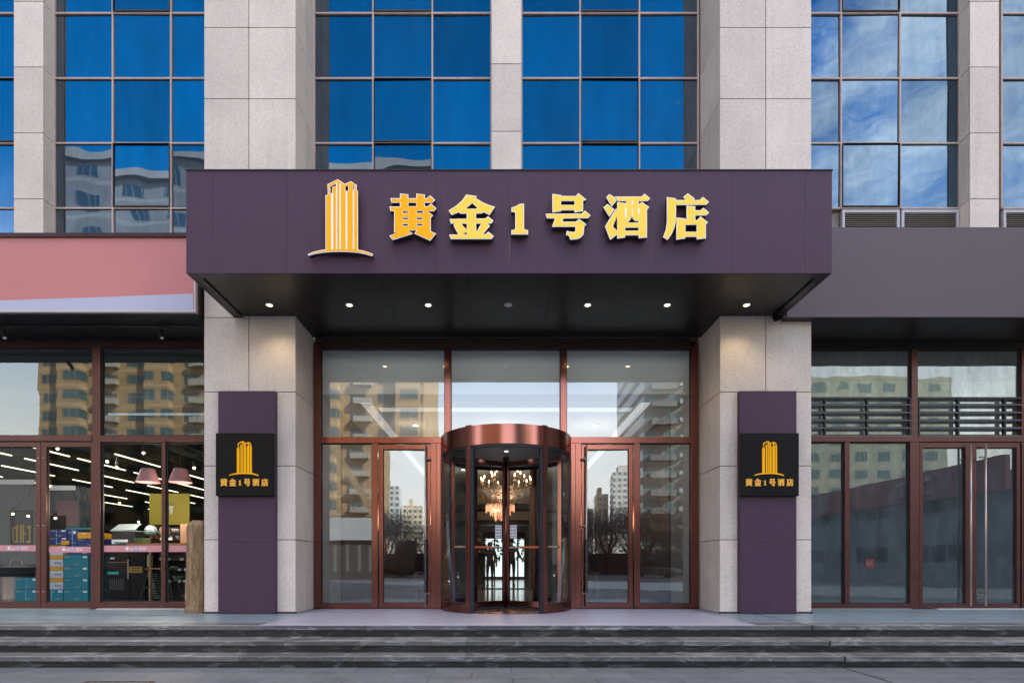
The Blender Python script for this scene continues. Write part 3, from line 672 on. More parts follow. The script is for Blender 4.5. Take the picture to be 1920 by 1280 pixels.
for k, (x0, pcs) in GL.items():
    P = [([(x0+a*U, 350+b*U) for a, b in o_], [[(x0+a*U, 350+b*U) for a, b in h] for h in hs]) for o_, hs, sl_ in pcs]
    S = [(x0+a*U, 350+b*U, x0+c*U, 350+d*U) for o_, hs, sl_ in pcs for a, b, c, d in sl_]
    PIECES[k] = (P, S)
    cx = X(x0+55, YL); t = thing('sign_character', names[k], 'sign letter', (cx, YL, Z(405, YL)), 'raised gold characters of the hotel name')
    fo = sign_part(t, P, M['gold'] if k != 'huang' else M['yellow'])
    if S:
        sb = MB()
        for a, b, c, d in S: sb.box(X(a, YL), X(c, YL), YL-.0105, YL-.0087, Z(d, YL), Z(b, YL))
        sb.build('white_gap', M['white'], fo)
t = thing('sign_emblem', 'raised orange and white emblem of two towers on a curved base beside the hotel name', 'emblem', (X(640, YL), YL, Z(410, YL)))
fo = sign_part(t, [(LOGO_OUT, LOGO_H)], M['yellow'], name='emblem')
sb = MB()
for a, b, c in LOGO_ST: sb.box(X(600+a/16, YL), X(600+c/16, YL), YL-.0105, YL-.0087, Z(468, YL), Z(330+b/16, YL))
sb.build('white_stripe', M['white'], fo)

# ------------------------------------------------------------------ purple pilasters with plaques
def pilaster(pxa, pxb, side, qa, qb, lab, lab2):
    yb = -.99
    t = thing('purple_pilaster_board', lab, 'wall panel', (X((pxa+pxb)/2, yb), yb, 0))
    x0, x1 = X(pxa, yb), X(pxb, yb); zt_ = Z(732.5, yb)
    zj = Z(1015, yb); o = MB().box(x0, x1, yb, YC-.002, .012, zj-.001).box(x0, x1, yb, YC-.002, zj+.001, zt_).build('panel', M['purple'], t, bevel=.002)
    B(x0-.0, x1+.0, yb-.001, yb+.05, .003, .011).build('foot_trim', M['gasket'], t)
    yq = -1.07
    q = thing('hotel_plaque', lab2, 'sign', (X((qa+qb)/2, yq), yq, Z(929, yq)), 'square black hotel plaques')
    x0, x1, z0, z1 = X(qa, yq), X(qb, yq), Z(929, yq), Z(811.5, yq)
    B(x0, x1, yq, yb-.002, z0, z1).build('plate', M['black'], q, bevel=.003)
    s = .457; cxp = (qa+qb)/2
    tf = lambda p: (X(cxp - .5 + (p[0]-641)*s, yq), Z(888 + (p[1]-472)*s, yq))
    e = MB()
    e.prism([LOGO_OUT]+[inset(h, -1.6) for h in LOGO_H], yq-.008, yq-.001, tf)
    eo = e.build('tower_emblem', M['yellow'], q)
    sb_ = MB()
    for a, b, c in LOGO_ST:
        xa, xb = tf((600+a/16+.5, 0))[0], tf((600+c/16, 0))[0]
        sb_.box(xa, xb, yq-.0095, yq-.0082, tf((0, 467))[1], tf((0, 330+b/16))[1])
    sb_.build('emblem_gap', M['black'], eo)
    s2x, s2y = .1495, .165
    tl = lambda p: (X(cxp - .8 + (p[0]-1029)*s2x, yq), Z(904 + (p[1]-408)*s2y, yq))
    l = MB()
    for k in PIECES:
        for o_, hs in PIECES[k][0]:
            l.prism([inset(o_, -.2)]+[inset(h, .15) for h in hs], yq-.006, yq-.001, tl)
    l.build('lettering', M['gold2'], q)
pilaster(409, 515.5, 1, 404.5, 513.5, 'tall purple board standing against the left stone column', 'square black plaque with orange tower emblem and hotel name on the left purple board')
pilaster(1387.5, 1493.5, -1, 1388.5, 1498, 'tall purple board standing against the right stone column', 'square black plaque with orange tower emblem and hotel name on the right purple board')
#SECTION_FRONTS
# ------------------------------------------------------------------ shopfront glazing helpers
def ring(mb, x0, x1, z0, z1, l, r, b, t, y0, y1):
    """rectangular frame with separate member widths, members butted"""
    if l: mb.box(x0, x0+l, y0, y1, z0, z1)
    if r: mb.box(x1-r, x1, y0, y1, z0, z1)
    if b: mb.box(x0+l, x1-r, y0, y1, z0, z0+b)
    if t: mb.box(x0+l, x1-r, y0, y1, z1-t, z1)
def pane(x0, x1, z0, z1, m, parent, name='glass_pane', y=.02, tl_=None):
    if tl_ is None: tl_ = rnd.uniform(-.002, .002)
    b = MB(); d = (x1-x0)*tl_
    b.quad([(x0, y-d, z0), (x1, y+d, z0), (x1, y+d, z1), (x0, y-d, z1)])
    return b.build(name, m, parent)
def gask(x0, x1, z0, z1, parent, t=.012, y0=.0, y1=.018):
    g = MB(); ring(g, x0, x1, z0, z1, t, t, t, t, y0, y1); return g.build('gasket', M['gasket'], parent)
y0f, y1f = -.04, .06

# hotel front ---------------------------------------------------------------
hf = thing('hotel_glass_front', 'copper framed glass front of the hotel between the two stone columns', 'shopfront', (.13, 0, 0))
g = MB(); zh = Z(642)
g.box(X(590), X(603), y0f, y1f, 0, Z(642)); g.build('outer_post', M['bronze'], hf, bevel=.003)
g = MB(); g.box(X(1294), X(1308), y0f, y1f, 0, Z(642)); g.build('outer_post', M['bronze'], hf, bevel=.003)
g = MB(); g.box(X(603), X(1294), y0f, y1f, Z(655), ZS+.02); g.build('header', M['bronze_dark'], hf, bevel=.003)
g = MB(); g.box(X(834), X(845.5), y0f, y1f, Z(820), Z(655)); g.build('mullion', M['bronze'], hf, bevel=.003)
g = MB(); g.box(X(1050.5), X(1062), y0f, y1f, Z(820), Z(655)); g.build('mullion', M['bronze'], hf, bevel=.003)
g = MB(); g.box(X(603), X(1294), y0f-.012, y1f, Z(831.5), Z(820)); g.build('transom', M['bronze'], hf, bevel=.003)
for a, b in ((603, 834), (845.5, 1050.5), (1062, 1294)):
    p = pane(X(a), X(b), Z(820), Z(655), M['g_upper'], hf, 'transom_window'); gask(X(a), X(b), Z(820), Z(655), p)
for s in (-1, 1):
    m_ = lambda px: (px if s < 0 else 2*948.5-px)
    def bx(a, b, za, zb_, nm, mt, y0=y0f, y1=y1f, par=hf): 
        return B(X(m_(a)), X(m_(b)), y0, y1, za, zb_).build(nm, mt, par, bevel=.003)
    bx(698, 709, 0, Z(831.5), 'mullion', M['bronze'])
    bx(603, 698, .0, Z(1131), 'bottom_rail', M['bronze'])
    xa, xb = sorted((X(m_(603)), X(m_(698))))
    p = pane(xa, xb, Z(1131), Z(831.5), M['g_lobby'], hf, 'side_window'); gask(xa, xb, Z(1131), Z(831.5), p)
    bx(808, 827, 0, Z(831.5), 'jamb_panel', M['bronze'])
    B(X(m_(818.5))-.004, X(m_(818.5))+.004, y0f-.004, y0f-.0005, 0.01, Z(832)).build('jamb_bead', M['bronze_dark'], hf)
    dt = thing('glass_door', 'copper framed glass door %s of the revolving door' % ('left' if s < 0 else 'right'), 'door', (X(m_(758)), 0, 0), 'swing doors beside the revolving door')
    xa, xb = sorted((X(m_(711.5)), X(m_(807))))
    fr = MB(); la, lb = (X(719)-X(711.5), X(807)-X(797.5))
    if s > 0: la, lb = lb, la
    ring(fr, xa, xb, .012, Z(834), la, lb, Z(1130)-.012, Z(834)-Z(842.5), y0f+.012, y1f-.01)
    fr.build('door_frame', M['bronze'], dt, bevel=.003)
    ga, gb = xa+la, xb-lb
    p = pane(ga, gb, Z(1130), Z(842.5), M['g_lobby'], dt, 'door_glass', y=.03, tl_=-s*.024); gask(ga, gb, Z(1130), Z(842.5), p, .010)
    hx = X(m_(799.5)); h = MB(); h.tube((hx, y0f-.07, Z(1136)), (hx, y0f-.07, Z(836)), .017, 16)
    ho = h.build('pull_handle', M['steel'], dt, smooth=True)
    for zz in (Z(862), Z(986.5), Z(1111)):
        q = MB(); a, b = sorted((hx, X(m_(809)))); q.box(a, b, y0f-.082, y0f-.058, zz-.016, zz+.016); 
        c, d = sorted((X(m_(804)), X(m_(809)))); q.box(c, d, y0f-.0575, y0f+.011, zz-.014, zz+.014); q.build('bracket', M['steeld'], ho, bevel=.002)
    q = MB(); prof = []
    for k in range(19):
        z = Z(1110)+(Z(1011)-Z(1110))*k/18; prof.append((.026+.006*math.sin(k*1.7)+.004*math.sin(k*3.1), z))
    q.lathe(hx, y0f-.07, prof, 14); q.build('wrapping', M['blackfilm'], ho, smooth=True)
B(X(827), X(1070), -.03, .06, Z(820)-.12, Z(820)-.118).build('drum_flashing', M['bronze'], hf)

# revolving door ------------------------------------------------------------
cx, cy, RR = .13, 0.0, 1.165
M['drum'] = simple('drum_bronze', (.24, .105, .088), .18, 1.0, var=.05, vscale=1.5, stretch=(3, 3, 1))
rd = thing('revolving_door', 'round copper revolving door with three glass wings in the middle of the hotel front', 'revolving door', (cx, cy, 0))
zb_, zt_ = 2.725, 3.04
MB().arc(cx, cy, RR-.05, RR, zb_, zt_, 0, 360, 216, True).build('drum_band', M['drum'], rd, smooth=False)
MB().arc(cx, cy, RR-.06, RR-.012, zb_-.045, zb_-.001, 0, 360, 216, True).build('brush_track', M['gasket'], rd)
ob_ = MB().disc(cx, cy, RR-.051, zb_+.01, 60); ob_.disc(cx, cy, RR-.051, zt_-.01, 60, True); ob_.build('drum_ceiling', simple('drum_ceiling', (.24, .25, .25), .5), rd)
mb = MB().arc(cx, cy-.55, .03, .045, zb_-.004, zb_+.008, 0, 360, 20, True); o = mb.build('ceiling_light', M['strip'], rd)
MB().disc(cx, cy-.55, .03, zb_+.002, 20).build('bulb', M['lamp_w'], o)
for s in (-1, 1):
    a0, a1 = (32, 148) if s > 0 else (-32, -148)
    lo_, hi_ = min(a0, a1), max(a0, a1)
    MB().arc(cx, cy, RR-.022, RR-.012, .16, zb_-.046, lo_+2, hi_-2, 48).build('curved_glass', M['g_curve'], rd, smooth=True)
    MB().arc(cx, cy, RR-.05, RR+.004, .004, .16, lo_+2.2, hi_-2.2, 140).build('curved_kerb', M['bronze'], rd)
    MB().arc(cx, cy, RR-.05, RR+.006, .161, .172, lo_+2.2, hi_-2.2, 140).build('kerb_trim', M['bronze_dark'], rd)
    for a, nm in ((32, 'post'), (148, 'post')):
        a *= s; 
        MB().arc(cx, cy, RR-.055, RR+.016, .0, zt_+.012 if abs(a) < 90 else zb_, a-2.2, a+2.2, 4).build(nm, M['bronze'], rd)
    MB().arc(cx, cy, RR-.06, RR+.003, .004, zb_-.05, *( (28.0, 29.7) if s > 0 else (-29.7, -28.0)), 2).build('door_seal', simple('blue_black_rubber', (.018, .022, .032), .5), rd)
    # seam strip where drum meets the front
    MB().arc(cx, cy, RR-.05, RR+.01, .173, zb_-.05, *((86, 88.5) if s > 0 else (-88.5, -86)), 2).build('wall_post', M['bronze_dark'], rd)
MB().tube((cx, cy, .005), (cx, cy, zb_), .028, 16).build('shaft', M['bronze'], rd, smooth=True)
B(cx-.05, cx+.05, cy-.05, cy+.05, zb_-.08, zb_-.001).build('shaft_collar', M['gasket'], rd)
for a in (-60, 60, 180):
    sx, sy = math.sin(R(a)), -math.cos(R(a)); L_ = RR-.075
    def P(r, z, o=0): return (cx+sx*r - sy*o, cy+sy*r + sx*o, z)
    def bar(mb, r0, r1, z0, z1, th):
        v = [P(r0, z0, -th), P(r1, z0, -th), P(r1, z0, th), P(r0, z0, th), P(r0, z1, -th), P(r1, z1, -th), P(r1, z1, th), P(r0, z1, th)]
        i = len(mb.v); mb.v += v
        for q in ((0,3,2,1),(4,5,6,7),(0,1,5,4),(1,2,6,5),(2,3,7,6),(3,0,4,7)): mb.f.append(tuple(i+k for k in q)); mb.mi.append(mb.m)
    m1 = MB(); zt2_ = 2.64
    bar(m1, .035, L_, .06, .155, .02); bar(m1, .035, L_, zt2_-.09, zt2_, .02); bar(m1, L_-.07, L_, .155, zt2_-.09, .02); bar(m1, .035, .07, .155, zt2_-.09, .02)
    wg = m1.build('door_wing', M['bronze2'] if 0 else M['bronze'], rd, bevel=.002)
    m2 = MB(); bar(m2, .07, L_-.07, .155, zt2_-.09, .003); m2.build('wing_glass', M['g_wing'], wg)
    m3 = MB(); bar(m3, L_+.001, RR-.055, .02, zt2_-.002, .006); bar(m3, .035, L_, .006, .058, .008); m3.build('brush_seal', M['gasket'], wg)
    if a != 180:
        m4 = MB(); s_ = -1 if a < 0 else 1
        m4.tube(P(.10, 1.10, -.045*s_), P(L_-.05, 1.10, -.045*s_), .018, 10)
        pb = m4.build('push_bar', M['steel'], wg)
        m5 = MB(); m5.tube(P(.32, 1.10, -.045*s_), P(L_-.20, 1.10, -.045*s_), .0205, 10); m5.build('bar_sleeve', M['orange'], pb)
        m6 = MB(); bar(m6, .09, .22, 1.27, 1.50, .0045); no_ = m6.build('notice', M['paper'], wg)
        m7 = MB()
        for q in range(4):
            bar(m7, .155, .20, 1.295+q*.055, 1.315+q*.055, .0056)
        m7.m = 1
        for q in range(4): bar(m7, .11, .135, 1.292+q*.055, 1.317+q*.055, .0056)
        m7.build('notice_print', [simple('grey_ink', (.25, .25, .26), .7), simple('red_ink', (.55, .12, .06), .7)], no_)
mb = MB().disc(cx, cy, RR-.06, .010, 60, True); mb.build('floor_disc', simple('copper_floor', (.20, .105, .07), .25, .4, var=.3, vscale=3), rd)

# left shop front -------------------------------------------------------------
lf = thing('left_shop_glass_front', 'brown framed glass shopfront of the left shop under the pink sign', 'shopfront', (-9, 0, 0))
zhd = Z(653); ztp = zb-.044
def lb_(a, b, za, zb__, nm, mt=M['bronze2'], y0=y0f, y1=y1f, par=lf): return B(X(a), X(b), y0, y1, za, zb__).build(nm, mt, par, bevel=.003)
XW = -26
B(XW, X(385), y0f-.01, y1f, zhd, ztp).build('header', M['bronze_dark'], lf)
lb_(176, 191, 0, zhd, 'post')
lb_(X(0)*0+305.5, 312.5, Z(1128), Z(829), 'mullion')
B(XW, X(176), y0f-.01, y1f, Z(827.5), Z(816.5)).build('transom', M['bronze2'], lf, bevel=.003)
lb_(191, 385, Z(829), Z(817), 'transom'); lb_(191, 385, .012, Z(1128), 'bottom_rail')
B(-11.3, -11.15, y0f, y1f, 0, zhd).build('post', M['bronze2'], lf)
p = pane(X(191), X(385), Z(817), zhd, M['g_trans'], lf, 'transom_window'); gask(X(191), X(385), Z(817), zhd, p, .02)
p = pane(-11.15, X(176), Z(816.5), zhd, M['g_trans'], lf, 'transom_window'); gask(-11.15, X(176), Z(816.5), zhd, p)
p = pane(X(191), X(305.5), Z(1128), Z(829), M['g_shop'], lf, 'shop_window'); gask(X(191), X(305.5), Z(1128), Z(829), p, .025)
def stripe(par, xa, xb, marks, z0=Z(1034), z1=Z(1022)):
    s_ = MB().box(xa, xb, .0145, .0165, z0, z1).build('pink_stripe', simple('pink_film', (.62, .27, .28), .5), par)
    k = MB(); h = z1-z0
    for mx_ in marks:
        # block of pale lettering, plain square patch, ring mark, two short lines
        x = mx_; k.m = 0
        k.box(x, x+.045, .011, .0140, z0+h*.25, z0+h*.78)
        for j in range(5): k.box(x+.055+j*.018, x+.068+j*.018, .011, .0140, z0+h*.27, z0+h*.42)
        k.box(x+.055, x+.14, .011, .0140, z0+h*.56, z0+h*.62)
        n_ = 14; cxx, czz, r0, r1 = x+.275, (z0+z1)/2, h*.17, h*.30
        for a in range(n_):
            t0, t1 = 2*math.pi*a/n_, 2*math.pi*(a+1)/n_
            k.quad([(cxx+math.cos(t0)*r1, .0125, czz+math.sin(t0)*r1), (cxx+math.cos(t0)*r0, .0125, czz+math.sin(t0)*r0), (cxx+math.cos(t1)*r0, .0125, czz+math.sin(t1)*r0), (cxx+math.cos(t1)*r1, .0125, czz+math.sin(t1)*r1)])
        for j in range(3):
            k.box(x+.318+j*.018, x+.330+j*.018, .011, .0140, z0+h*.56, z0+h*.75)
            k.box(x+.318+j*.018, x+.330+j*.018, .011, .0140, z0+h*.28, z0+h*.42)
        k.m = 1; k.box(x+.16, x+.215, .011, .0140, z0+h*.25, z0+h*.78); k.m = 0
    k.build('film_marks', [M['paper'], simple('pale_blue_print', (.45, .50, .62), .6)], s_)
stripe(p, X(193), X(304.8), [X(235)])
p = pane(X(312.5), X(385), Z(1128), Z(829), M['g_shop'], lf, 'shop_window'); gask(X(312.5), X(385), Z(1128), Z(829), p, .025)
stripe(p, X(313.5), X(384), [])
B(X(198), X(384), .05, .08, Z(776), Z(772.5)).build('white_bar', M['paper'], lf)
for xa, xb, lab, mk in ((X(79.5), X(175.5), 'right leaf of the brown shop double door, in front of the teal boxes', [X(116)]), (-10.55, X(78.5), 'left leaf of the brown shop double door, in front of the covered booth', [X(13)])):
    d = thing('shop_door', lab, 'door', ((xa+xb)/2, 0, 0), 'double door of the left shop')
    f2 = MB(); L1, L2 = (.095, .03) if xa > -9 else (.09, .085)
    ring(f2, xa, xb, .012, Z(829), L1, L2, Z(1128)-.012, Z(829)-Z(838), y0f+.01, y1f-.01); f2.build('door_frame', M['bronze2'], d, bevel=.003)
    p = pane(xa+L1, xb-L2, Z(1128), Z(838), M['g_shop'], d, 'door_glass'); gask(xa+L1, xb-L2, Z(1128), Z(838), p, .008)
    stripe(p, xa+L1+.009, xb-L2-.009, mk, Z(1035 if xa > -9 else 1032.5), Z(1024 if xa > -9 else 1021.5))
    bt = MB(); hx = xa+.045 if xa > -9 else xb-.04
    for py in (859, 984.5, 1108): bt.tube((hx, y0f+.0095, Z(py)), (hx, y0f+.003, Z(py)), .008, 10)
    bt.build('bolt', M['paper'], d)
B(X(176)-.001, X(176), -.035, .05, .0, .01).build('door_stop', M['gasket'], lf)
p = pane(-26, -10.6, Z(1128), Z(829), M['g_shop'], lf, 'shop_window')

# right shop front ------------------------------------------------------------
rf = thing('right_shop_glass_front', 'red brown framed dusty glass shopfront of the empty right shop', 'shopfront', (9, 0, 0))
zhr = Z(656)
B(X(1515), 26, y0f-.01, y1f, zhr, zb2+.014).build('header', M['soffit_b'], rf)
def rb_(a, b, za, zb__, nm, mt=M['bronze2'], y0=y0f, y1=y1f): return B(X(a), X(b), y0, y1, za, zb__).build(nm, mt, rf, bevel=.003)
rb_(1703.5, 1721, 0, Z(829), 'post'); rb_(1706.5, 1718, Z(818), zhr, 'post')
B(X(1515), 26, y0f-.01, y1f, Z(829), Z(818)).build('transom', M['bronze2'], rf, bevel=.003)
rb_(1581.5, 1590.5, Z(1130), Z(829), 'mullion'); rb_(1515, 1703.5, .012, Z(1131), 'bottom_rail')
B(X(1912), X(1912)+.11, y0f, y1f, 0, zhr).build('post', M['bronze2'], rf)
for a, b in ((1515, 1706.5), (1718, 1912)):
    p = pane(X(a), X(b), Z(746), zhr, M['g_right_up'], rf, 'transom_window'); gask(X(a), X(b), Z(746), zhr, p, .02)
    p = pane(X(a), X(b), Z(818), Z(746), M['g_right_up'], rf, 'transom_window', y=.055)
    lv = MB(); n_ = 3 if a < 1700 else 3
    xs2 = [X(1545), X(1624), X(1704)] if a < 1700 else [X(1720.5), X(1794), X(1881)]
    for x in xs2: lv.box(x-.014, x+.014, -.045, .02, Z(818), Z(747))
    lv.box(X(a), X(b), -.045, .02, Z(749), Z(746))
    lo2 = lv.build('louvre_grille', simple('charcoal_metal', (.03, .032, .034), .45, .3), rf)
    lv = MB()
    for k in range(5):
        zz = Z(761.5+k*14.5-2.5); 
        lv.quad([(X(a), -.055, zz-.008), (X(b), -.055, zz-.008), (X(b), .015, zz+.030), (X(a), .015, zz+.030)])
        lv.quad([(X(a), -.055, zz-.022), (X(b), -.055, zz-.022), (X(b), -.055, zz-.008), (X(a), -.055, zz-.008)])
        lv.quad([(X(b), -.055, zz-.022), (X(a), -.055, zz-.022), (X(a), .015, zz+.016), (X(b), .015, zz+.016)])
    lv.build('slats', simple('slat_metal', (.16, .14, .14), .5, .2), lo2)
for a, b in ((1515, 1581.5), (1590.5, 1703.5)):
    p = pane(X(a), X(b), Z(1131), Z(829), M['g_right'], rf, 'shop_window'); gask(X(a), X(b), Z(1131), Z(829), p, .018)
nt_ = B(X(1623.5), X(1640), .012, .016, Z(1064), Z(1047)).build('red_notice', simple('red_notice', (.14, .03, .025), .6), rf)
k = MB()
for i in range(2):
    for j in range(3): k.box(X(1626)+i*.055, X(1626)+i*.055+.040, .0095, .0115, Z(1059)+j*.02, Z(1059)+j*.02+.012)
k.build('notice_print', simple('faded_ink', (.22, .16, .15), .7), nt_)
for (xa, xb, s, lab) in ((X(1722.5), X(1817), 1, 'left leaf of the right shop double door with a long steel pull bar'), (X(1818.5), X(1910), -1, 'right leaf of the right shop double door, at the edge of the photo')):
    d = thing('shop_door', lab, 'door', ((xa+xb)/2, 0, 0), 'double door of the right shop')
    f2 = MB(); L1, L2 = (.055, .085) if s > 0 else (.095, .06)
    ring(f2, xa, xb, .012, Z(830), L1, L2, Z(1131)-.012, Z(830)-Z(839.5), y0f+.01, y1f-.01); f2.build('door_frame', M['bronze2'], d, bevel=.003)
    p = pane(xa+L1, xb-L2, Z(1131), Z(839.5), M['g_right'], d, 'door_glass'); gask(xa+L1, xb-L2, Z(1131), Z(839.5), p, .008)
    hx = X(1810.5) if s > 0 else X(1838); hz0, hz1 = Z(1134), Z(834)
    h = MB().tube((hx, y0f-.07, hz0), (hx, y0f-.07, hz1), .017, 16).build('pull_handle', M['steel'], d, smooth=True)
    for zz in (Z(859), Z(1110)):
        e0 = (hx, hx+.045) if s > 0 else (hx-.11, hx)
        B(e0[0], e0[1], y0f-.082, y0f-.058, zz-.013, zz+.013).build('bracket', M['steeld'], h)
B(X(1912)+.11, 26, y0f, y0f+.02, 0, zhr).build('blank_panel', M['bronze2'], rf)

B(X(191), -5.2, -.13, -.045, .0, .014).build('threshold', M['strip'], lf); B(XW, X(176)-.01, -.10, -.045, .0, .012).build('threshold', simple('worn_strip', (.3, .3, .3), .6), lf)
B(5.14, X(1700), -.13, -.045, .0, .014).build('threshold', simple('worn_strip2', (.22, .24, .26), .6), rf); B(X(1745), 12, -.16, -.045, .0, .016).build('threshold', M['strip'], rf)
for xa, xb in ((CL[0]-.02, CL[2]+.02), (CR[0]-.02, CR[2]+.02)): B(xa, xb, YC-.02, YC-.001, .0, .03).build('column_foot', M['joint'], ob)
# ------------------------------------------------------------------ petrified wood rock by the left column
def rock():
    from mathutils import noise
    bm = bmesh.new(); n, m_ = 72, 130
    cx0, cy0 = X(365.5, -.8), -.72
    ring_ = []
    for j in range(m_+1):
        z = 1.53*j/m_; t = j/m_; row = []
        for k in range(n):
            a = 2*math.pi*k/n; c, s_ = math.cos(a), math.sin(a)
            rr = 1+.05*math.sin(2*a+5*t)+.05*math.sin(3*a+1+t*1.2)
            v1 = noise.noise(Vector((c*4.5, s_*4.5, z*1.1))); v2 = abs(noise.noise(Vector((c*10, s_*10, z*1.8+9)))); v3 = noise.noise(Vector((c*16, s_*16, z*16)))
            rr += .11*v1 - .17*v2 + .035*v3 + .03
            v4 = noise.noise(Vector((c*2.2, s_*2.2, z*3.3+4))); rr += .09*math.floor(v4*4)/4
            if t < .05: rr *= 1.10
            zz = z
            if t > .95: rr *= 1-.30*(t-.95)/.05; zz = z - .05*max(0, -c)
            elif t > .8: zz = z - .05*max(0, -c)*(t-.8)/.15
            row.append(bm.verts.new((cx0-.008*math.sin(t*3)+c*.155*rr, cy0+s_*.17*rr, zz)))
        ring_.append(row)
    for j in range(m_):
        for k in range(n): bm.faces.new((ring_[j][k], ring_[j][(k+1) % n], ring_[j+1][(k+1) % n], ring_[j+1][k]))
    bm.faces.new(ring_[-1]); bm.faces.new(ring_[0][::-1])
    me = bpy.data.meshes.new('petrified_wood_post'); bm.to_mesh(me); bm.free()
    for p in me.polygons: p.use_smooth = True
    m2, n2, o2 = mat('petrified_wood')
    b = N(n2, 'ShaderNodeBsdfPrincipled', i_Roughness=.85); t = N(n2, 'ShaderNodeTexCoord'); mm = N(n2, 'ShaderNodeMapping'); mm.inputs['Scale'].default_value = (16, 16, 2.2)
    n2.links.new(t.outputs['Object'], mm.inputs[0]); ns = N(n2, 'ShaderNodeTexNoise', i_Scale=1.3, i_Detail=10.0, i_Roughness=.7, i_Distortion=.6); n2.links.new(mm.outputs[0], ns.inputs['Vector'])
    cr = N(n2, 'ShaderNodeValToRGB'); e = cr.color_ramp.elements; e[0].position = .28; e[0].color = (.10, .07, .045, 1); e[1].position = .75; e[1].color = (.58, .43, .27, 1)
    q = e.new(.42); q.color = (.27, .17, .09, 1); q = e.new(.58); q.color = (.42, .28, .145, 1)
    n2.links.new(ns.outputs['Fac'], cr.inputs['Fac']); n2.links.new(cr.outputs[0], b.inputs['Base Color'])
    bp = N(n2, 'ShaderNodeBump', i_Strength=1.0, i_Distance=.07); n2.links.new(ns.outputs['Fac'], bp.inputs['Height']); n2.links.new(bp.outputs[0], b.inputs['Normal'])
    n2.links.new(b.outputs[0], o2.inputs[0]); me.materials.append(m2)
    o = bpy.data.objects.new('petrified_wood_post', me); COL.objects.link(o)
    tag(o, 'rough brown petrified wood post standing by the left stone column', 'rock')
rock()
#SECTION_INTERIORS
# ------------------------------------------------------------------ lobby
lx0, lx1 = CL[2]-.02, CR[0]+.02
struct('lobby_floor', B(lx0-.03, lx1+.03, .061, 19.3, -.1, .003), M['marble'])
lo = thing('lobby_interior', 'hotel lobby seen through the glass, with white ceiling and brown wood walls', 'room', (.13, 8, 0))
cb = MB(); zc0 = 3.98
cb.box(lx0, lx1, .35, 19, zc0, zc0+.1); cb.box(lx0, lx1, .30, .349, zc0-.02, 4.83)
cb.build('ceiling', simple('lobby_ceiling', (.74, .78, .77), .8), lo)
cb = MB()
for x in (-2.62, 2.9): cb.box(x-.10, x+.10, .9, 10, zc0-.012, zc0-.002)
cb.box(-2.45, 2.73, 1.25, 1.5, zc0-.012, zc0-.002)
cb.build('cove_strip', emis('cove_glow', (1, .97, .93), .065), lo)
wl = MB(); wl.box(lx0+.02, lx0+.07, .35, 1.5, 0, zc0-.02); wl.box(lx1-.07, lx1-.02, .35, 1.5, 0, zc0-.02); wl.build('stone_side_wall', M['wallw'], lo)
wl = MB(); wl.box(lx0+.02, lx0+.1, 1.51, 18.9, 0, zc0-.02); wl.box(lx1-.1, lx1-.02, 1.51, 18.9, 0, zc0-.02); wl.build('wood_side_wall', M['wood'], lo)
wl = MB()
wl.box(lx0+.1, -.75, 13.6, 13.8, 0, 2.42); wl.box(1.42, lx1-.1, 13.6, 13.8, 0, 2.42)
wl.box(1.42, 1.75, 11.8, 13.5, 0, zc0-.02); wl.box(-1.35, -1.05, 11.8, 13.5, 0, zc0-.02); wl.box(.98, 1.10, 7.2, 7.4, 0, zc0-.03)
wl.build('wood_column', M['wood'], lo)
for i, (z0, z1, r, mt) in enumerate(((2.42, 2.60, 3.2, 'wood'), (2.61, 2.95, 3.5, 'cream'), (2.96, 3.08, 3.3, 'wood'), (3.2, 3.5, 4.2, 'cream'))):
    MB().arc(.2, 16.0, r-.15, r, z0, z1, -80, 80, 30).build('curved_balcony', M[mt], lo)
bd = MB(); z1 = 2.1
for x in (-.85, -.22, .42, 1.0, 1.38): bd.box(x-.04, x+.04, 18.5, 18.6, 0, z1)
bd.box(-.85, 1.4, 18.5, 18.6, z1, z1+.35); bd.box(-.81, 1.34, 18.5, 18.6, 0, .12)
bd.build('rear_door_frame', M['wood'], lo)
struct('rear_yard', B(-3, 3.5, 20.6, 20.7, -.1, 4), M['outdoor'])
bt = MB(); rr = random.Random(5)
for k in range(260):
    x, z = rr.uniform(-1.2, 1.9), rr.uniform(.9, 2.3); a = rr.uniform(0, 3.1); l = rr.uniform(.03, .09)
    bt.box(x-l*abs(math.cos(a)), x+l*abs(math.cos(a))+.01, 20.0, 20.02, z-l*abs(math.sin(a)), z+l*abs(math.sin(a))+.01)
o = bt.build('garden_hedge', simple('hedge_leaves', (.03, .05, .03), .8)); tag(o, 'dark leaves seen through the far rear doors of the lobby', 'hedge')
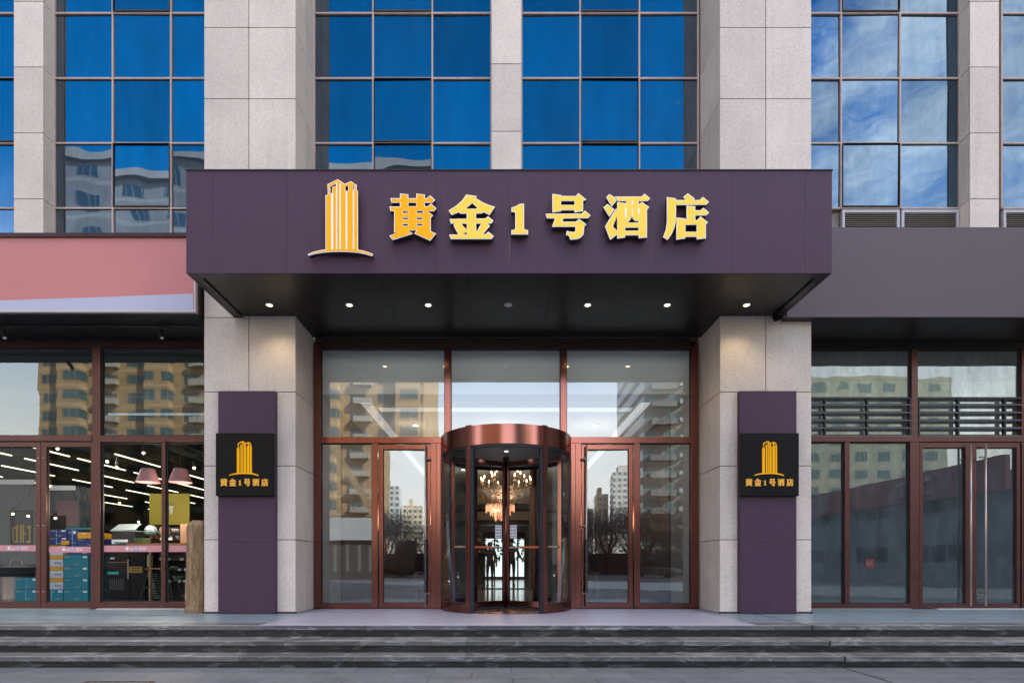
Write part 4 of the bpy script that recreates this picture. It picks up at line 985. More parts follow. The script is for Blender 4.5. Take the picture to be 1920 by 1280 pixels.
# dark floor mat band
o = B(-1.0, 1.4, 7.1, 7.9, .004, .012).build('lobby_mat', M['bronze_dark']); tag(o, 'dark brown mat across the polished lobby floor', 'mat')
for i, (x, y, l) in enumerate(((-1.9, 2.6, 'small ceiling light in the lobby behind the left transom window'), (.15, 2.6, 'small ceiling light in the lobby behind the middle transom window'), (2.2, 2.6, 'small ceiling light in the lobby behind the right transom window'),
                 (-1.9, 5.2, 'small ceiling light deep in the lobby, seen through the left glass door'), (2.2, 5.2, 'small ceiling light deep in the lobby, seen through the right glass door'), (-1.2, 8.5, 'small ceiling light far back in the lobby, left of the chandelier'), (1.4, 8.5, 'small ceiling light far back in the lobby, right of the chandelier'))):
    t = thing('lobby_downlight', l, 'ceiling light', (x, y, zc0-.02), 'ceiling lights in the lobby')
    MB().arc(x, y, .06, .085, zc0-.02, zc0-.001, 0, 360, 20, True).build('trim_ring', M['strip'], t)
    MB().disc(x, y, .06, zc0-.01, 20).build('bulb', M['lamp_w'], t)
    L = bpy.data.lights.new('lobby_lamp', 'POINT'); L.energy = 1.3; L.color = (1, .86, .70); L.shadow_soft_size = .06
    q = bpy.data.objects.new('lobby_lamp', L); COL.objects.link(q); q.location = (0, 0, -.7); q.parent = t

def chandelier():
    cx, cy = .20, 5.0; t = thing('chandelier', 'upper crystal chandelier with a ring of lit candle bulbs hanging in the lobby', 'chandelier', (cx, cy, 3.0))
    MB().tube((cx, cy, 2.5), (cx, cy, 3.97), .02, 10).build('stem', M['brass'], t)
    fr = MB(); fl = MB(); cr = MB()
    for rad, zz, n in ((.68, 3.05, 14), (.40, 3.22, 8)):
        for k in range(n):
            a = 2*math.pi*k/n+.1; px_, py_ = cx+math.cos(a)*rad, cy+math.sin(a)*rad
            prev = Vector((cx, cy, zz-.22))
            for s in range(1, 7):
                f = s/6; p = Vector((cx+math.cos(a)*rad*f, cy+math.sin(a)*rad*f, zz-.22 - .12*math.sin(f*math.pi) + .15*f**4)); fr.tube(prev, p, .006, 5, cap=False); prev = p
            fr.tube((px_, py_, zz-.07), (px_, py_, zz+.03), .012, 6); fr.tube((px_, py_, zz-.07), (px_, py_, zz-.055), .035, 8)
            fl.lathe(px_, py_, [(.001, zz+.03), (.020, zz+.05), (.016, zz+.08), (.001, zz+.12)], 8)
    r_ = random.Random(1)
    for k in range(1500):
        a = r_.uniform(0, 6.28); f = r_.random()**.5; rad = .70*f; zz = 2.90 - r_.uniform(0, .20) - .5*(1-f)*r_.random()
        p = (cx+math.cos(a)*rad, cy+math.sin(a)*rad, zz); s = r_.uniform(.005, .013)
        cr.tube(p, (p[0], p[1], zz+s*2.2), s, 4, r2=.001)
    fr.build('frame', M['brass'], t); cr.build('crystals', M['crystal'], t); fl.build('candle_bulbs', M['flame'], t)
    L = bpy.data.lights.new('chandelier_lamp', 'POINT'); L.energy = 5; L.color = (1, .66, .42); L.shadow_soft_size = .3
    q = bpy.data.objects.new('chandelier_lamp', L); COL.objects.link(q); q.location = (0, 0, -.1); q.parent = t
chandelier()
def tassel():
    cx, cy = .05, 8.2; t = thing('tassel_chandelier', 'lower glowing copper chandelier of hanging rods under the crystal one', 'chandelier', (cx, cy, 3.0))
    a_ = MB(); b_ = MB(); r_ = random.Random(2)
    for k in range(64):
        a = 2*math.pi*k/64; r0 = .80
        a_.tube((cx+math.cos(a)*r0, cy+math.sin(a)*r0, 3.25+.1), (cx+math.cos(a)*.47, cy+math.sin(a)*.47, 2.72), .007, 5)
    for rad, n in ((.47, 44), (.33, 30), (.18, 18)):
        for k in range(n):
            a = 2*math.pi*k/n+rad; z0 = 2.26 + (rad-.18)*.9 + r_.uniform(-.05, .05); x, y = cx+math.cos(a)*rad, cy+math.sin(a)*rad
            b_.tube((x, y, z0), (x, y, 2.76), .011, 5)
    a_.build('rods', M['brass'], t); b_.build('tassels', M['tassel'], t)
    f = MB(); r_ = random.Random(8)
    for k in range(22):
        a = r_.uniform(0, 6.28); rad = r_.uniform(.1, .42); f.lathe(cx+math.cos(a)*rad, cy+math.sin(a)*rad, [(.001, 0+2.45+k*.012), (.02, 2.47+k*.012), (.001, 2.50+k*.012)], 6)
    f.build('bulbs', M['flame'], t)
    MB().tube((cx, cy, 2.7), (cx, cy, 3.97), .02, 8).build('stem', M['brass'], t)
    L = bpy.data.lights.new('tassel_lamp', 'POINT'); L.energy = 4.5; L.color = (1, .56, .36); L.shadow_soft_size = .3
    q = bpy.data.objects.new('tassel_lamp', L); COL.objects.link(q); q.location = (0, 0, -.75); q.parent = t
tassel()

# people in the lobby -------------------------------------------------------------
def person(loc, rot, h, pose, label):
    s = h/1.72
    J = {'pel': (0, 0, .95), 'sp': (0, .01, 1.15), 'ch': (0, 0, 1.34), 'nk': (0, 0, 1.47), 'hb': (0, -.01, 1.53), 'hm': (0, -.02, 1.62), 'ht': (0, -.01, 1.70)}
    Rr = {'pel': .14, 'sp': .125, 'ch': .15, 'nk': .055, 'hb': .07, 'hm': .092, 'ht': .07}
    E = [('pel', 'sp'), ('sp', 'ch'), ('ch', 'nk'), ('nk', 'hb'), ('hb', 'hm'), ('hm', 'ht')]
    st_ = pose.get('stride', .12)
    for sd_, sg in (('l', -1), ('r', 1)):
        k = sg*st_
        J['hip'+sd_] = (sg*.09, 0, .88); J['kn'+sd_] = (sg*.10, -k*.5-.02, .50); J['an'+sd_] = (sg*.10, -k, .09); J['to'+sd_] = (sg*.115, -k-.16, .04)
        J['sh'+sd_] = (sg*.19, 0, 1.38)
        el = pose.get('el'+sd_, (sg*.26, .04, 1.10)); wr = pose.get('wr'+sd_, (sg*.27, -.06, .86)); J['el'+sd_] = el; J['wr'+sd_] = wr
        J['hd'+sd_] = tuple(wr[i] + (wr[i]-el[i])*.38 for i in range(3))
        Rr.update({'hip'+sd_: .095, 'kn'+sd_: .062, 'an'+sd_: .045, 'to'+sd_: .035, 'sh'+sd_: .075, 'el'+sd_: .052, 'wr'+sd_: .036, 'hd'+sd_: .036})
        E += [('pel', 'hip'+sd_), ('hip'+sd_, 'kn'+sd_), ('kn'+sd_, 'an'+sd_), ('an'+sd_, 'to'+sd_), ('ch', 'sh'+sd_), ('sh'+sd_, 'el'+sd_), ('el'+sd_, 'wr'+sd_), ('wr'+sd_, 'hd'+sd_)]
    ks = list(J); me = bpy.data.meshes.new('person'); me.from_pydata([tuple(c*s for c in J[k]) for k in ks], [(ks.index(a), ks.index(b)) for a, b in E], [])
    o = bpy.data.objects.new('person', me); COL.objects.link(o)
    sk = o.modifiers.new('skin', 'SKIN'); sv = me.skin_vertices[0].data
    for i, k in enumerate(ks): sv[i].radius = (Rr[k]*s, Rr[k]*s*.9); sv[i].use_root = (k == 'pel')
    o.modifiers.new('sub', 'SUBSURF').levels = 2; o.modifiers['sub'].render_levels = 2
    bpy.context.view_layer.update()
    ev = o.evaluated_get(bpy.context.evaluated_depsgraph_get()); m2 = bpy.data.meshes.new_from_object(ev); bpy.data.objects.remove(o)
    m2.materials.clear(); m2.materials.append(M['skin']); m2.materials.append(pose.get('top', M['cloth'])); m2.materials.append(M['cloth'])
    for p in m2.polygons:
        z = p.center.z/s; p.use_smooth = True
        hand = (Vector(p.center)/s - Vector(J['hdl'])).length < .08 or (Vector(p.center)/s - Vector(J['hdr'])).length < .08
        p.material_index = 0 if (z > 1.49 or hand) else (1 if z > .92 else 2)
    o = bpy.data.objects.new('person', m2); COL.objects.link(o); o.location = loc; o.rotation_euler = (0, 0, rot)
    LOC[o.name] = Vector((0, 0, 0)); tag(o, label, 'person')
    hr = MB(); hr.lathe(0, .0, [(.092*s, 1.60*s), (.100*s, 1.66*s), (.088*s, 1.73*s), (.05*s, 1.765*s), (.001, 1.775*s)], 18)
    h_ = hr.build('hair', M['hair'], o, smooth=True)
    fc = MB(); fc.lathe(0, -.115*s, [(.001, 1.60*s), (.016*s, 1.605*s), (.008*s, 1.635*s), (.001, 1.64*s)], 8); fc.build('nose', M['skin'], o, smooth=True)
    ft = MB()
    for sg, sd_ in ((-1, 'l'), (1, 'r')):
        a, b = J['an'+sd_], J['to'+sd_]; ft.tube((a[0]*s, (a[1]+.05)*s, .045*s), (b[0]*s, b[1]*s, .035*s), .048*s, 10, .036*s)
    ft.build('shoes', M['hair'], o)
    return o
person((-.64, 7.65, .003), R(10), 1.74, {'stride': .14, 'wrr': (.02, -.26, 1.16), 'elr': (.24, -.06, 1.10)}, 'person in black, holding up one hand, nearest the left wing of the revolving door')
person((-.31, 9.3, .003), R(-5), 1.52, {'stride': .10, 'wrl': (-.20, -.05, .82)}, 'shorter person in black standing between the two others in the lobby')
person((.46, 10.0, .003), R(170), 1.70, {'stride': .12, 'top': simple('grey_black_coat', (.03, .03, .032), .8), 'elr': (.29, -.02, 1.12), 'ell': (-.30, .02, 1.10), 'wrl': (-.42, -.02, .95)}, 'person in a dark grey coat, seen behind the door shaft, arm held out')

# lobby armchairs behind the side doors --------------------------------------------
for x, l in ((-1.42, 'brown leather armchair behind the left glass door'), (1.78, 'brown leather armchair behind the right glass door')):
    t = thing('armchair', l, 'armchair', (x, 2.6, 0), 'armchairs in the lobby'); lt = simple('brown_leather', (.16, .10, .06), .4, var=.1)
    B(x-.36, x+.36, 2.3, 2.95, .18, .42).build('seat', lt, t, bevel=.04); B(x-.36, x+.36, 2.96, 3.12, .18, .95).build('backrest', lt, t, bevel=.05)
    for s in (-1, 1): B(x+s*.37, x+s*.50, 2.3, 3.1, .15, .62).build('armrest', lt, t, bevel=.04)
    for a in (-1, 1):
        for b in (2.36, 3.04): MB().tube((x+a*.42, b, .003), (x+a*.40, b, .15), .018, 8).build('leg', M['steel'], t)

# ------------------------------------------------------------------ left shop interior
struct('shop_floor', B(-26, CL[0]+.03, .061, 19.0, -.1, .004), simple('grey_shop_floor', (.11, .11, .11), .35, var=.15))
li = thing('left_shop_interior', 'dark shop room seen through the left windows', 'room', (-10, 6, 0))
B(-26, CL[0]+.03, .2, 19, 3.9, 4.0).build('ceiling', M['darkwall'], li)
B(CL[0]-.002, CL[0]+.045, .2, 18.9, 0, 3.89).build('side_wall', simple('dark_brown_wall', (.05, .035, .03), .7), li)
B(-26, CL[0]-.01, 18.7, 18.9, 0, 3.89).build('back_wall', M['darkwall'], li)
mb = MB()
for k in range(5): mb.tube((-14+k*2.1, .5, 3.55), (-14+k*2.1, 18, 3.55), .09, 10)
mb.build('ceiling_duct', simple('duct', (.10, .11, .11), .5, .4), li)
for k in range(7):
    x0 = -16.3+k*1.6
    cbm = B(x0, x0+.09, .6, 18, 3.30, 3.36).build('cable_tray', M['gasket'], li)
ORD = ['first', 'second', 'third', 'fourth', 'fifth', 'sixth']
for ri_, (li_x, ys) in enumerate(((-8.35, (2.0, 4.2)), (-9.55, (.7, 2.5, 4.4, 6.3)), (-10.75, (.6, 2.5, 4.6, 6.8, 9.0)), (-12.1, (1.3, 3.4, 5.6, 7.8, 10.2)), (-13.7, (3.6, 6.0, 8.6, 11.2)), (-15.4, (6, 8.6, 11.4, 14)))):
    for y in ys:
        t = thing('tube_lamp', 'lit tube lamp, %s from the window in the %s row from the right' % (ORD[ys.index(y)], ORD[ri_]), 'tube lamp', (li_x, y, 3.2), 'rows of tube lamps under the shop ceiling')
        B(li_x-.03, li_x+.03, y, y+1.6, 3.205, 3.24).build('housing', M['gasket'], t); B(li_x-.016, li_x+.016, y+.02, y+1.58, 3.185, 3.204).build('tube', M['tube'], t)
# spotlights with warm bulbs
sp = [(108, 841, 1.2, 'warm lit spotlight at the top of the right leaf of the shop double door'), (93, 911, 2.4, 'warm lit spotlight low beside the stile of the shop door, above the grey cover'), (104, 971, 2.6, 'warm lit bulb above the navy boxes'), (24, 963, 2.6, 'left warm bulb over the yellow letters in the booth window'), (53, 967, 2.6, 'right warm bulb over the yellow letters in the booth window'),
      (201, 865, 1.0, 'warm lit spotlight beside the brown post of the shop window'), (219, 876, 2.0, 'warm lit spotlight left of the pink lampshades'), (269, 849, 1.4, 'warm lit spotlight above the left pink lampshade'), (364, 877, 1.0, 'warm lit spotlight at the right of the pink lampshades'),
      (224, 943, 4.0, 'warm bulb above the grey topped black box'), (260, 978, 5.5, 'warm bulb far back between the box and the yellow board')]
for px, py, Y, l in sp:
    x, z = X(px, Y), Z(py, Y); t = thing('shop_spotlight', l, 'spotlight', (x, Y, z), 'warm spotlights in the left shop')
    MB().tube((x, Y, z+.14), (x, Y+.0, z+.02), .034, 10).build('lamp_head', M['gasket'], t); MB().lathe(x, Y, [(.001, z-.028), (.022, z-.015), (.026, z+.003), (.02, z+.018), (.001, z+.019)], 12).build('bulb', M['lamp_d'], t)
    if Y < 3 and z > 2.6: MB().tube((x, Y, z+.14), (x, Y, 3.9 if z < 3.7 else z+.2), .006, 6).build('rod', M['gasket'], t)
for px, l in ((277.5, 'left one of the two pink pendant lampshades in the shop window'), (338.5, 'right one of the two pink pendant lampshades in the shop window')):
    Y = 1.1; x = X(px, Y); t = thing('pendant_lamp', l, 'pendant lamp', (x, Y, Z(905, Y)), 'pink pendant lampshades')
    MB().lathe(x, Y, [(.215, Z(904, Y)), (.118, Z(878.5, Y)), (.112, Z(878.5, Y)), (.207, Z(904, Y)), (.215, Z(904, Y))], 32).build('lamp_shade', simple('pink_shade', (.60, .27, .28), .6), t, smooth=False)
    b = MB(); b.disc(x, Y, .112, Z(878.8, Y), 32, True); b.build('shade_top', simple('pink_shade_top', (.5, .22, .23), .6), t)
    MB().tube((x, Y, Z(878, Y)), (x, Y, 3.9), .006, 6).build('cord', M['gasket'], t)
    L = bpy.data.lights.new('shop_fill', 'POINT'); L.energy = 5.5; L.color = (1, .90, .72); L.shadow_soft_size = .1  # added fill light for the shop; these pendants are unlit
    q = bpy.data.objects.new('shop_fill', L); COL.objects.link(q); q.location = (0, -.1, -.45); q.parent = t
for x, y in ((-8.4, 1.1), (-11.2, 3.0), (-8.0, 6), (-12, 9)):
    L = bpy.data.lights.new('tube_light', 'AREA'); L.energy = 6; L.shape = 'RECTANGLE'; L.size = .1; L.size_y = 1.5; L.color = (1, .97, .85)
    q = bpy.data.objects.new('tube_light', L); COL.objects.link(q); q.location = (x, y+.8, 3.17)

# covered booth with grey tarpaulin
def booth():
    Y = 3.0; x0, x1 = -14.5, X(150, Y); zt = Z(903, Y)
    t = thing('covered_booth', 'booth wrapped in crumpled grey plastic sheet with a dark window cut in it', 'booth', ((x0+x1)/2, Y+1, 0))
    m2, n2, o2 = mat('grey_tarpaulin')
    b = N(n2, 'ShaderNodeBsdfPrincipled', i_Roughness=.38); b.inputs['Base Color'].default_value = (.045, .058, .075, 1)
    tt = N(n2, 'ShaderNodeTexCoord'); mm = N(n2, 'ShaderNodeMapping'); mm.inputs['Scale'].default_value = (2.2, 2.2, .8); mm.inputs['Rotation'].default_value = (0, .3, 0)
    n2.links.new(tt.outputs['Object'], mm.inputs[0]); ns = N(n2, 'ShaderNodeTexNoise', i_Scale=2.2, i_Detail=7.0, i_Distortion=1.6, noise_type='RIDGED_MULTIFRACTAL'); n2.links.new(mm.outputs[0], ns.inputs['Vector'])
    bp = N(n2, 'ShaderNodeBump', i_Strength=1.0, i_Distance=.035); n2.links.new(ns.outputs['Fac'], bp.inputs['Height']); n2.links.new(bp.outputs[0], b.inputs['Normal']); n2.links.new(b.outputs[0], o2.inputs[0])
    wx0, wx1, wz0, wz1 = X(20, Y), X(60, Y), Z(1020, Y), Z(958, Y)
    c = MB(); 
    c.box(x0, wx0, Y, Y+.04, .01, zt); c.box(wx1, x1, Y, Y+.04, .01, zt-.1); c.box(wx0, wx1, Y, Y+.04, .01, wz0); c.box(wx0, wx1, Y, Y+.04, wz1, zt)
    c.box(x1-.04, x1, Y+.04, Y+.45, .01, zt-.1)
    c.build('plastic_cover', m2, t)
    c = MB(); ring(c, wx0-.01, wx1+.02, wz0-.03, wz1+.02, .035, .035, .03, .03, Y-.012, Y-.001); c.build('window_frame', M['gasket'], t)
    B(wx0, wx1, Y+.042, Y+.05, wz0-.1, wz1+.1).build('dark_board', simple('dark_board', (.022, .028, .045), .5), t)
    k = MB(); h = wz1-wz0
    for j, (a, b_, c_, d_) in enumerate(((.02,.30,.48,.54),(.02,.08,.05,.54),(.20,.26,.05,.6),(.02,.30,.05,.11),(.38,.44,.05,.6),(.38,.62,.30,.36),(.5,.56,.05,.6),(.70,1.0,.5,.56),(.68,.98,.05,.11),(.80,.86,.11,.5))):
        k.box(wx0+a*(wx1-wx0), wx0+b_*(wx1-wx0), Y+.034, Y+.0405, wz0+c_*h, wz0+d_*h)
    k.build('yellow_strokes', simple('yellow_paint', (.45, .27, .04), .6), t)
    B(x0, X(66, Y), Y-.03, Y-.005, zt-.06, zt+.05).build('white_rail', M['paper'], t)
    B(X(88, Y), x1-.1, Y-.03, Y-.005, zt-.2, zt-.09).build('white_rail', M['paper'], t)
    wx0, wx1, wz0, wz1 = X(93, Y), X(124, Y), Z(1000, Y), Z(966, Y)
    B(wx0, wx1, Y-.012, Y-.002, wz0, wz1).build('dark_window', M['black'], t)
    B(X(104, Y), X(147, Y), Y-.0015, Y-.0005, Z(985, Y), Z(938, Y)).build('pink_print', simple('faded_pink_print', (.16, .09, .11), .6), t)
booth()
# steel bin
t = thing('steel_bin', 'tall stainless steel bin with a black net over its top, behind the teal boxes', 'bin', (X(30, 2.68), 2.68, 0))
x = X(30, 2.68); MB().lathe(x, 2.68, [(.30, .01), (.305, .70), (.31, .715), (.34, .73), (.31, .75), (.001, .78)], 36).build('body', M['steel'], t, smooth=True)
MB().lathe(x, 2.68, [(.342, .735), (.45, .72), (.40, .60), (.33, .52), (.315, .52), (.315, .70)], 20).build('net', M['gasket'], t)
mb = MB(); prev = None
for k in range(13):
    a = math.pi*k/12; p = (x+math.cos(a)*.15, 2.68, .765+math.sin(a)*.16)
    if prev: mb.tube(prev, p, .006, 6)
    prev = p
mb.build('handle', M['steel'], t)

# boxes ----------------------------------------------------------------
teal = simple('teal_card', (.0, .19, .245), .5, var=.06); teal_d = simple('teal_shaded', (.0, .13, .17), .5)
navy = simple('navy_card', (.010, .03, .19), .5, var=.06); whitec = simple('white_card', (.55, .56, .60), .6); orangec = simple('orange_card', (.68, .32, .01), .5)
goldp = simple('gold_print', (.55, .48, .12), .4)
def carton(px0, px1, py0, py1, Y, mt, label, group, depth=.36, lid=True, script=True, tie=None, dash=None, kind='carton'):
    x0, x1, z0, z1 = X(px0, Y), X(px1, Y), Z(py1, Y), Z(py0, Y)
    t = thing(kind, label, 'box', ((x0+x1)/2, Y+depth/2, z0), group)
    h = z1-z0; w_ = x1-x0
    B(x0+.004, x1-.004, Y+.004, Y+depth-.004, z0+.001, z1-h*.32 if lid else z1-.001).build('box_body', mt, t, bevel=.003)
    if lid: B(x0, x1, Y, Y+depth, z1-h*.318, z1-.001).build('lid', mt, t, bevel=.003)
    k = MB()
    if script:
        for zz, xo in ((z1-h*.17, .03), ) + (((z0+h*.2, w_*.45),) if h > .12 else ()):
            for j in range(7):
                k.box(x0+xo+j*.014, x0+xo+j*.014+.010, Y-.0025, Y-.0005, zz-.006+.008*math.sin(j*2.1), zz+.008+.008*math.sin(j*2.1+.9))
    if k.v: k.build('gold_script', goldp, t)
    q = MB()
    if h > .09: q.box(x1-min(.11, w_*.35), x1-.02, Y-.003, Y-.0006, z1-h*.25, z1-h*.08)
    if dash:
        q.m = 1
        for j in range(4): q.box(x0+w_*(.45+j*.12), x0+w_*(.45+j*.12)+.014, Y-.003, Y-.0006, z0+h*.38, z0+h*.62)
    if q.v: q.build('label_patch', [M['paper'], M['gasket']], t)
    if tie: B(X(tie, Y)-.008, X(tie, Y)+.008, Y-.006, Y-.0032, z0, z1+.002).build('tie_string', simple('pale_teal_string', (.15, .4, .5), .6), t)
    return t
Yb = 1.9
gt = 'teal gift boxes behind the shop door'
carton(27.5, 70.5, 1104.5, 1126.5, Yb, teal, 'teal lidded box on the shop floor right of the steel bin, lower of two', gt, tie=49)
carton(28.5, 70.5, 1082.5, 1104, Yb, teal, 'teal lidded box tied with string right of the steel bin, upper of two', gt, tie=51)
nm = ['bottom', 'second from bottom', 'second from top', 'top']
for i in range(4):
    carton(119, 165, 1105-i*21.6, 1126.5-i*21.6, Yb, teal, '%s teal box of the tall front stack of four' % nm[i], gt)
    carton(165.8, 188, 1107-i*21.2, 1126.5-i*21.2, Yb+.06, teal_d, '%s darker teal box standing for the shaded side of the front stack' % nm[i], gt, script=False)  # side faces of the front stack as boxes, shade put into the teal
carton(92, 118.2, 1104.5, 1126.5, Yb, teal, 'narrow teal box on the floor under the white and orange boxes', gt, tie=97)
y = 1104
for i in range(4):
    carton(91.5, 118, y-13.2, y, Yb, whitec, '%s white box of the white and orange stack' % nm[i], 'white boxes', lid=False, script=False, dash=True); y -= 13.4
    if i < 3: carton(91.5, 118, y-7.6, y, Yb, orangec, '%s orange box of the white and orange stack' % ['bottom', 'middle', 'top'][i], 'flat orange boxes', lid=False, script=True); y -= 7.8
carton(92, 125, 1021.5, 1037, Yb+.02, orangec, 'flat orange box just behind the pink stripe on the shop door', 'flat orange boxes', lid=False)
carton(92, 125.5, 1007, 1021, Yb, navy, 'lower navy box above the pink stripe of the shop door', 'navy boxes', tie=106)
carton(92.5, 124.5, 992.5, 1006.5, Yb, navy, 'upper navy box above the pink stripe of the shop door', 'navy boxes', tie=106)
carton(126.5, 188, 1024, 1039.5, Yb, navy, 'long navy box lying on the teal stack behind the pink stripe', 'navy boxes')
carton(144.5, 188, 1010, 1023.5, Yb, navy, 'navy box under the pair of orange boxes', 'navy boxes')
carton(126.5, 143.8, 992.5, 1023.5, Yb, navy, 'upright navy box tied with string in the middle of the top row', 'navy boxes', tie=136)
carton(144.5, 162, 997.5, 1009.5, Yb, orangec, 'left small orange box on the top row of boxes', 'flat orange boxes', lid=False)
carton(162.8, 188, 998.5, 1009.5, Yb, orangec, 'right small orange box on the top row of boxes', 'flat orange boxes', lid=False)
carton(122, 166, 989, 992, Yb+.1, teal, 'flat teal lid lying on top of the navy boxes', gt, lid=False, script=False)
carton(113.5, 124, 1013, 1020.5, Yb-.12, orangec, 'tiny orange packet propped before the navy boxes', 'flat orange boxes', depth=.1, lid=False, script=False)

# window display ----------------------------------------------------------
Y = 1.0
t = thing('display_counter', 'low counter with a wooden top plank behind the right shop window', 'counter', (X(290, Y), Y, 0))
B(X(236, Y), X(352, Y), Y, Y+.45, Z(1022.5, Y), Z(1017.5, Y)).build('plank', simple('orange_wood', (.42, .17, .06), .45, var=.12, stretch=(.6, 6, 6)), t)
B(X(290, Y), X(296, Y), Y+.2, Y+.25, .0, Z(988, Y)).build('wood_post', simple('tan_wood', (.30, .15, .06), .5, var=.12), t)
B(X(272.5, Y), X(276, Y), Y+.1, Y+.15, .0, Z(1023, Y)).build('leg', simple('tan_wood2', (.36, .17, .07), .5), t)
B(X(348, Y), X(351, Y), Y+.1, Y+.15, .0, Z(1023, Y)).build('leg', M['wood'], t)
t = thing('black_cabinet', 'black cabinet with a teal tag, left behind the shop window', 'cabinet', (X(220, 1.6), 1.6, 0))
B(X(200, 1.6), X(243, 1.6), 1.6, 2.1, .02, Z(1035, 1.6)).build('body', M['black'], t, bevel=.005)
B(X(202, 1.6), X(223, 1.6), 1.585, 1.598, Z(1076, 1.6), Z(1071, 1.6)).build('teal_tag', simple('teal_tag', (.02, .35, .32), .5), t)
mb = MB()
for k in range(7): mb.box(X(206+k*4, 1.6), X(208+k*4, 1.6), 1.59, 1.599, Z(1105, 1.6), Z(1085, 1.6))
mb.build('grille', simple('cabinet_grille', (.05, .055, .06), .4, .4), t)
B(X(207, 1.6), X(215, 1.6), 1.59, 1.598, Z(1047.5, 1.6), Z(1044.5, 1.6)).build('price_tag', M['paper'], t)
B(X(203, 1.6), X(240, 1.6), 1.58, 1.598, Z(1054, 1.6), Z(1052.5, 1.6)).build('shelf_edge', M['steeld'], t)
t = thing('black_fridge', 'black cabinet door with a yellow notice, behind the shop window', 'cabinet', (X(257, 1.5), 1.5, 0))
B(X(244, 1.5), X(272, 1.5), 1.5, 2.1, .02, Z(1030, 1.5)).build('body', M['black'], t, bevel=.005)
n1 = B(X(243, 1.5), X(267, 1.5), 1.485, 1.498, Z(1073, 1.5), Z(1061.5, 1.5)).build('yellow_notice', simple('yellow_notice', (.42, .24, .02), .6), t)
mb = MB()
for r_ in range(2):
    for k in range(5): mb.box(X(246+k*3.9, 1.5), X(248.7+k*3.9, 1.5), 1.482, 1.4845, Z(1066+r_*4.5, 1.5), Z(1063.6+r_*4.5, 1.5))
mb.build('notice_print', M['gasket'], n1)
MB().tube((X(242, 1.5), 1.47, .5), (X(242, 1.5), 1.47, .9), .012, 8).build('handle', M['steel'], t)
t = thing('lidded_black_box', 'large black box with a pale grey lid on the left of the wooden counter', 'box', (X(230, 1.3), 1.3, Z(1020, 1.3)))
B(X(209, 1.3), X(252, 1.3), 1.3, 1.62, Z(1021, 1.3), Z(994, 1.3)).build('body', M['gasket'], t)
mb = MB(); a = [(X(207.5, 1.3), 1.29, Z(994, 1.3)), (X(254.5, 1.3), 1.29, Z(993, 1.3)), (X(253, 1.3), 1.5, Z(980, 1.3)), (X(210, 1.3), 1.5, Z(981, 1.3))]
mb.quad(a); mb.quad([a[3], a[2], (a[2][0], 1.65, a[2][2]), (a[3][0], 1.65, a[3][2])]); mb.box(X(207.5, 1.3), X(254.5, 1.3), 1.29, 1.64, Z(995.5, 1.3), Z(994.1, 1.3)); mb.build('lid', simple('pale_grey_lid', (.24, .28, .29), .5), t)
B(X(210, 1.28), X(239, 1.28), 1.27, 1.29, Z(1019, 1.28), Z(1011, 1.28)).build('white_card', M['paper'], t)
t = thing('green_bowl_stack', 'stack of pale green bowls on the wooden counter', 'bowls', (X(267, 1.1), 1.1, Z(1017, 1.1)))
gb = simple('pale_green_glaze', (.36, .55, .30), .3)
for k in range(4):
    z0 = Z(1017.3, 1.15)+k*.024; MB().lathe(X(267.5, 1.15), 1.15, [(.001, z0), (.10, z0), (.142, z0+.022), (.147, z0+.024), (.12, z0+.023), (.09, z0+.006)], 28).build('bowl', gb, t, smooth=False)
tag(MB().lathe(X(227, 1.05), 1.05, [(.001, Z(1018.5, 1.05)), (.09, Z(1018.5, 1.05)), (.13, Z(1016, 1.05)), (.001, Z(1017.2, 1.05))], 24).build('green_plate', gb), 'shallow pale green plate before the white card on the black box', 'plate')
bk = [(283, 989, .115, (.30, .33, .34), 'cellophane wrapped gift basket, left of the window mullion'), (309, 990, .10, (.20, .09, .05), 'brown wrapped gift basket behind the window mullion')]
for px, py, r, c, l in bk:
    Y = 1.35; t = thing('gift_basket', l, 'basket', (X(px, Y), Y, Z(py+7, Y)), 'wrapped gift baskets on the counter')
    z0 = Z(py+7, Y); x = X(px, Y)
    MB().lathe(x, Y, [(.001, z0-.05), (r*.9, z0-.05), (r*1.1, z0), (r, z0+.01)], 20).build('tray', simple('tray', (.16, .22, .24), .4), t)
    MB().lathe(x, Y, [(r, z0), (r*1.08, z0+.03), (r*.85, z0+.09), (r*.4, z0+.125), (.001, z0+.13)], 11).build('wrapping', simple('cellophane', c, .12, .2, var=.4, vscale=25, bump=1, bscale=60), t)
B(X(277, 1.35), X(345, 1.35), 1.25, 1.5, Z(997.8, 1.35)-.06, Z(997.8, 1.35)-.045).build('basket_shelf', M['gasket'])['label'] = 'thin black shelf under the wrapped baskets'
bpy.data.objects['basket_shelf']['category'] = 'shelf'
for px, py, l in ((285, 1006, 'brown round jar under the wrapped basket, left one'), (294.5, 1006, 'brown round jar under the wrapped basket, right one')):
    o = MB().lathe(X(px, 1.4), 1.4, [(.001, Z(py+4.5, 1.4)), (.03, Z(py+4.5, 1.4)), (.052, Z(py, 1.4)), (.03, Z(py-4, 1.4)), (.001, Z(py-4.2, 1.4))], 18).build('brown_jar', simple('brown_glaze', (.24, .07, .03), .2), smooth=True); tag(o, l, 'jar', 'brown jars')
t = thing('display_rack', 'black display rack of four shelves behind the right end of the shop window', 'rack', (X(325, 1.7), 1.7, 0))
zsh = [1120, 1089, 1067.5, 1048, 1010, 996.5]
for py in zsh: B(X(296, 1.7), X(372, 1.7), 1.7, 2.05, Z(py, 1.7)-.02, Z(py, 1.7)).build('shelf', simple('shelf_black', (.025, .022, .022), .5), t)
for px in (297, 371): B(X(px, 1.7)-.015, X(px, 1.7)+.015, 1.74, 2.02, 0, 1.6).build('upright', M['gasket'], t)
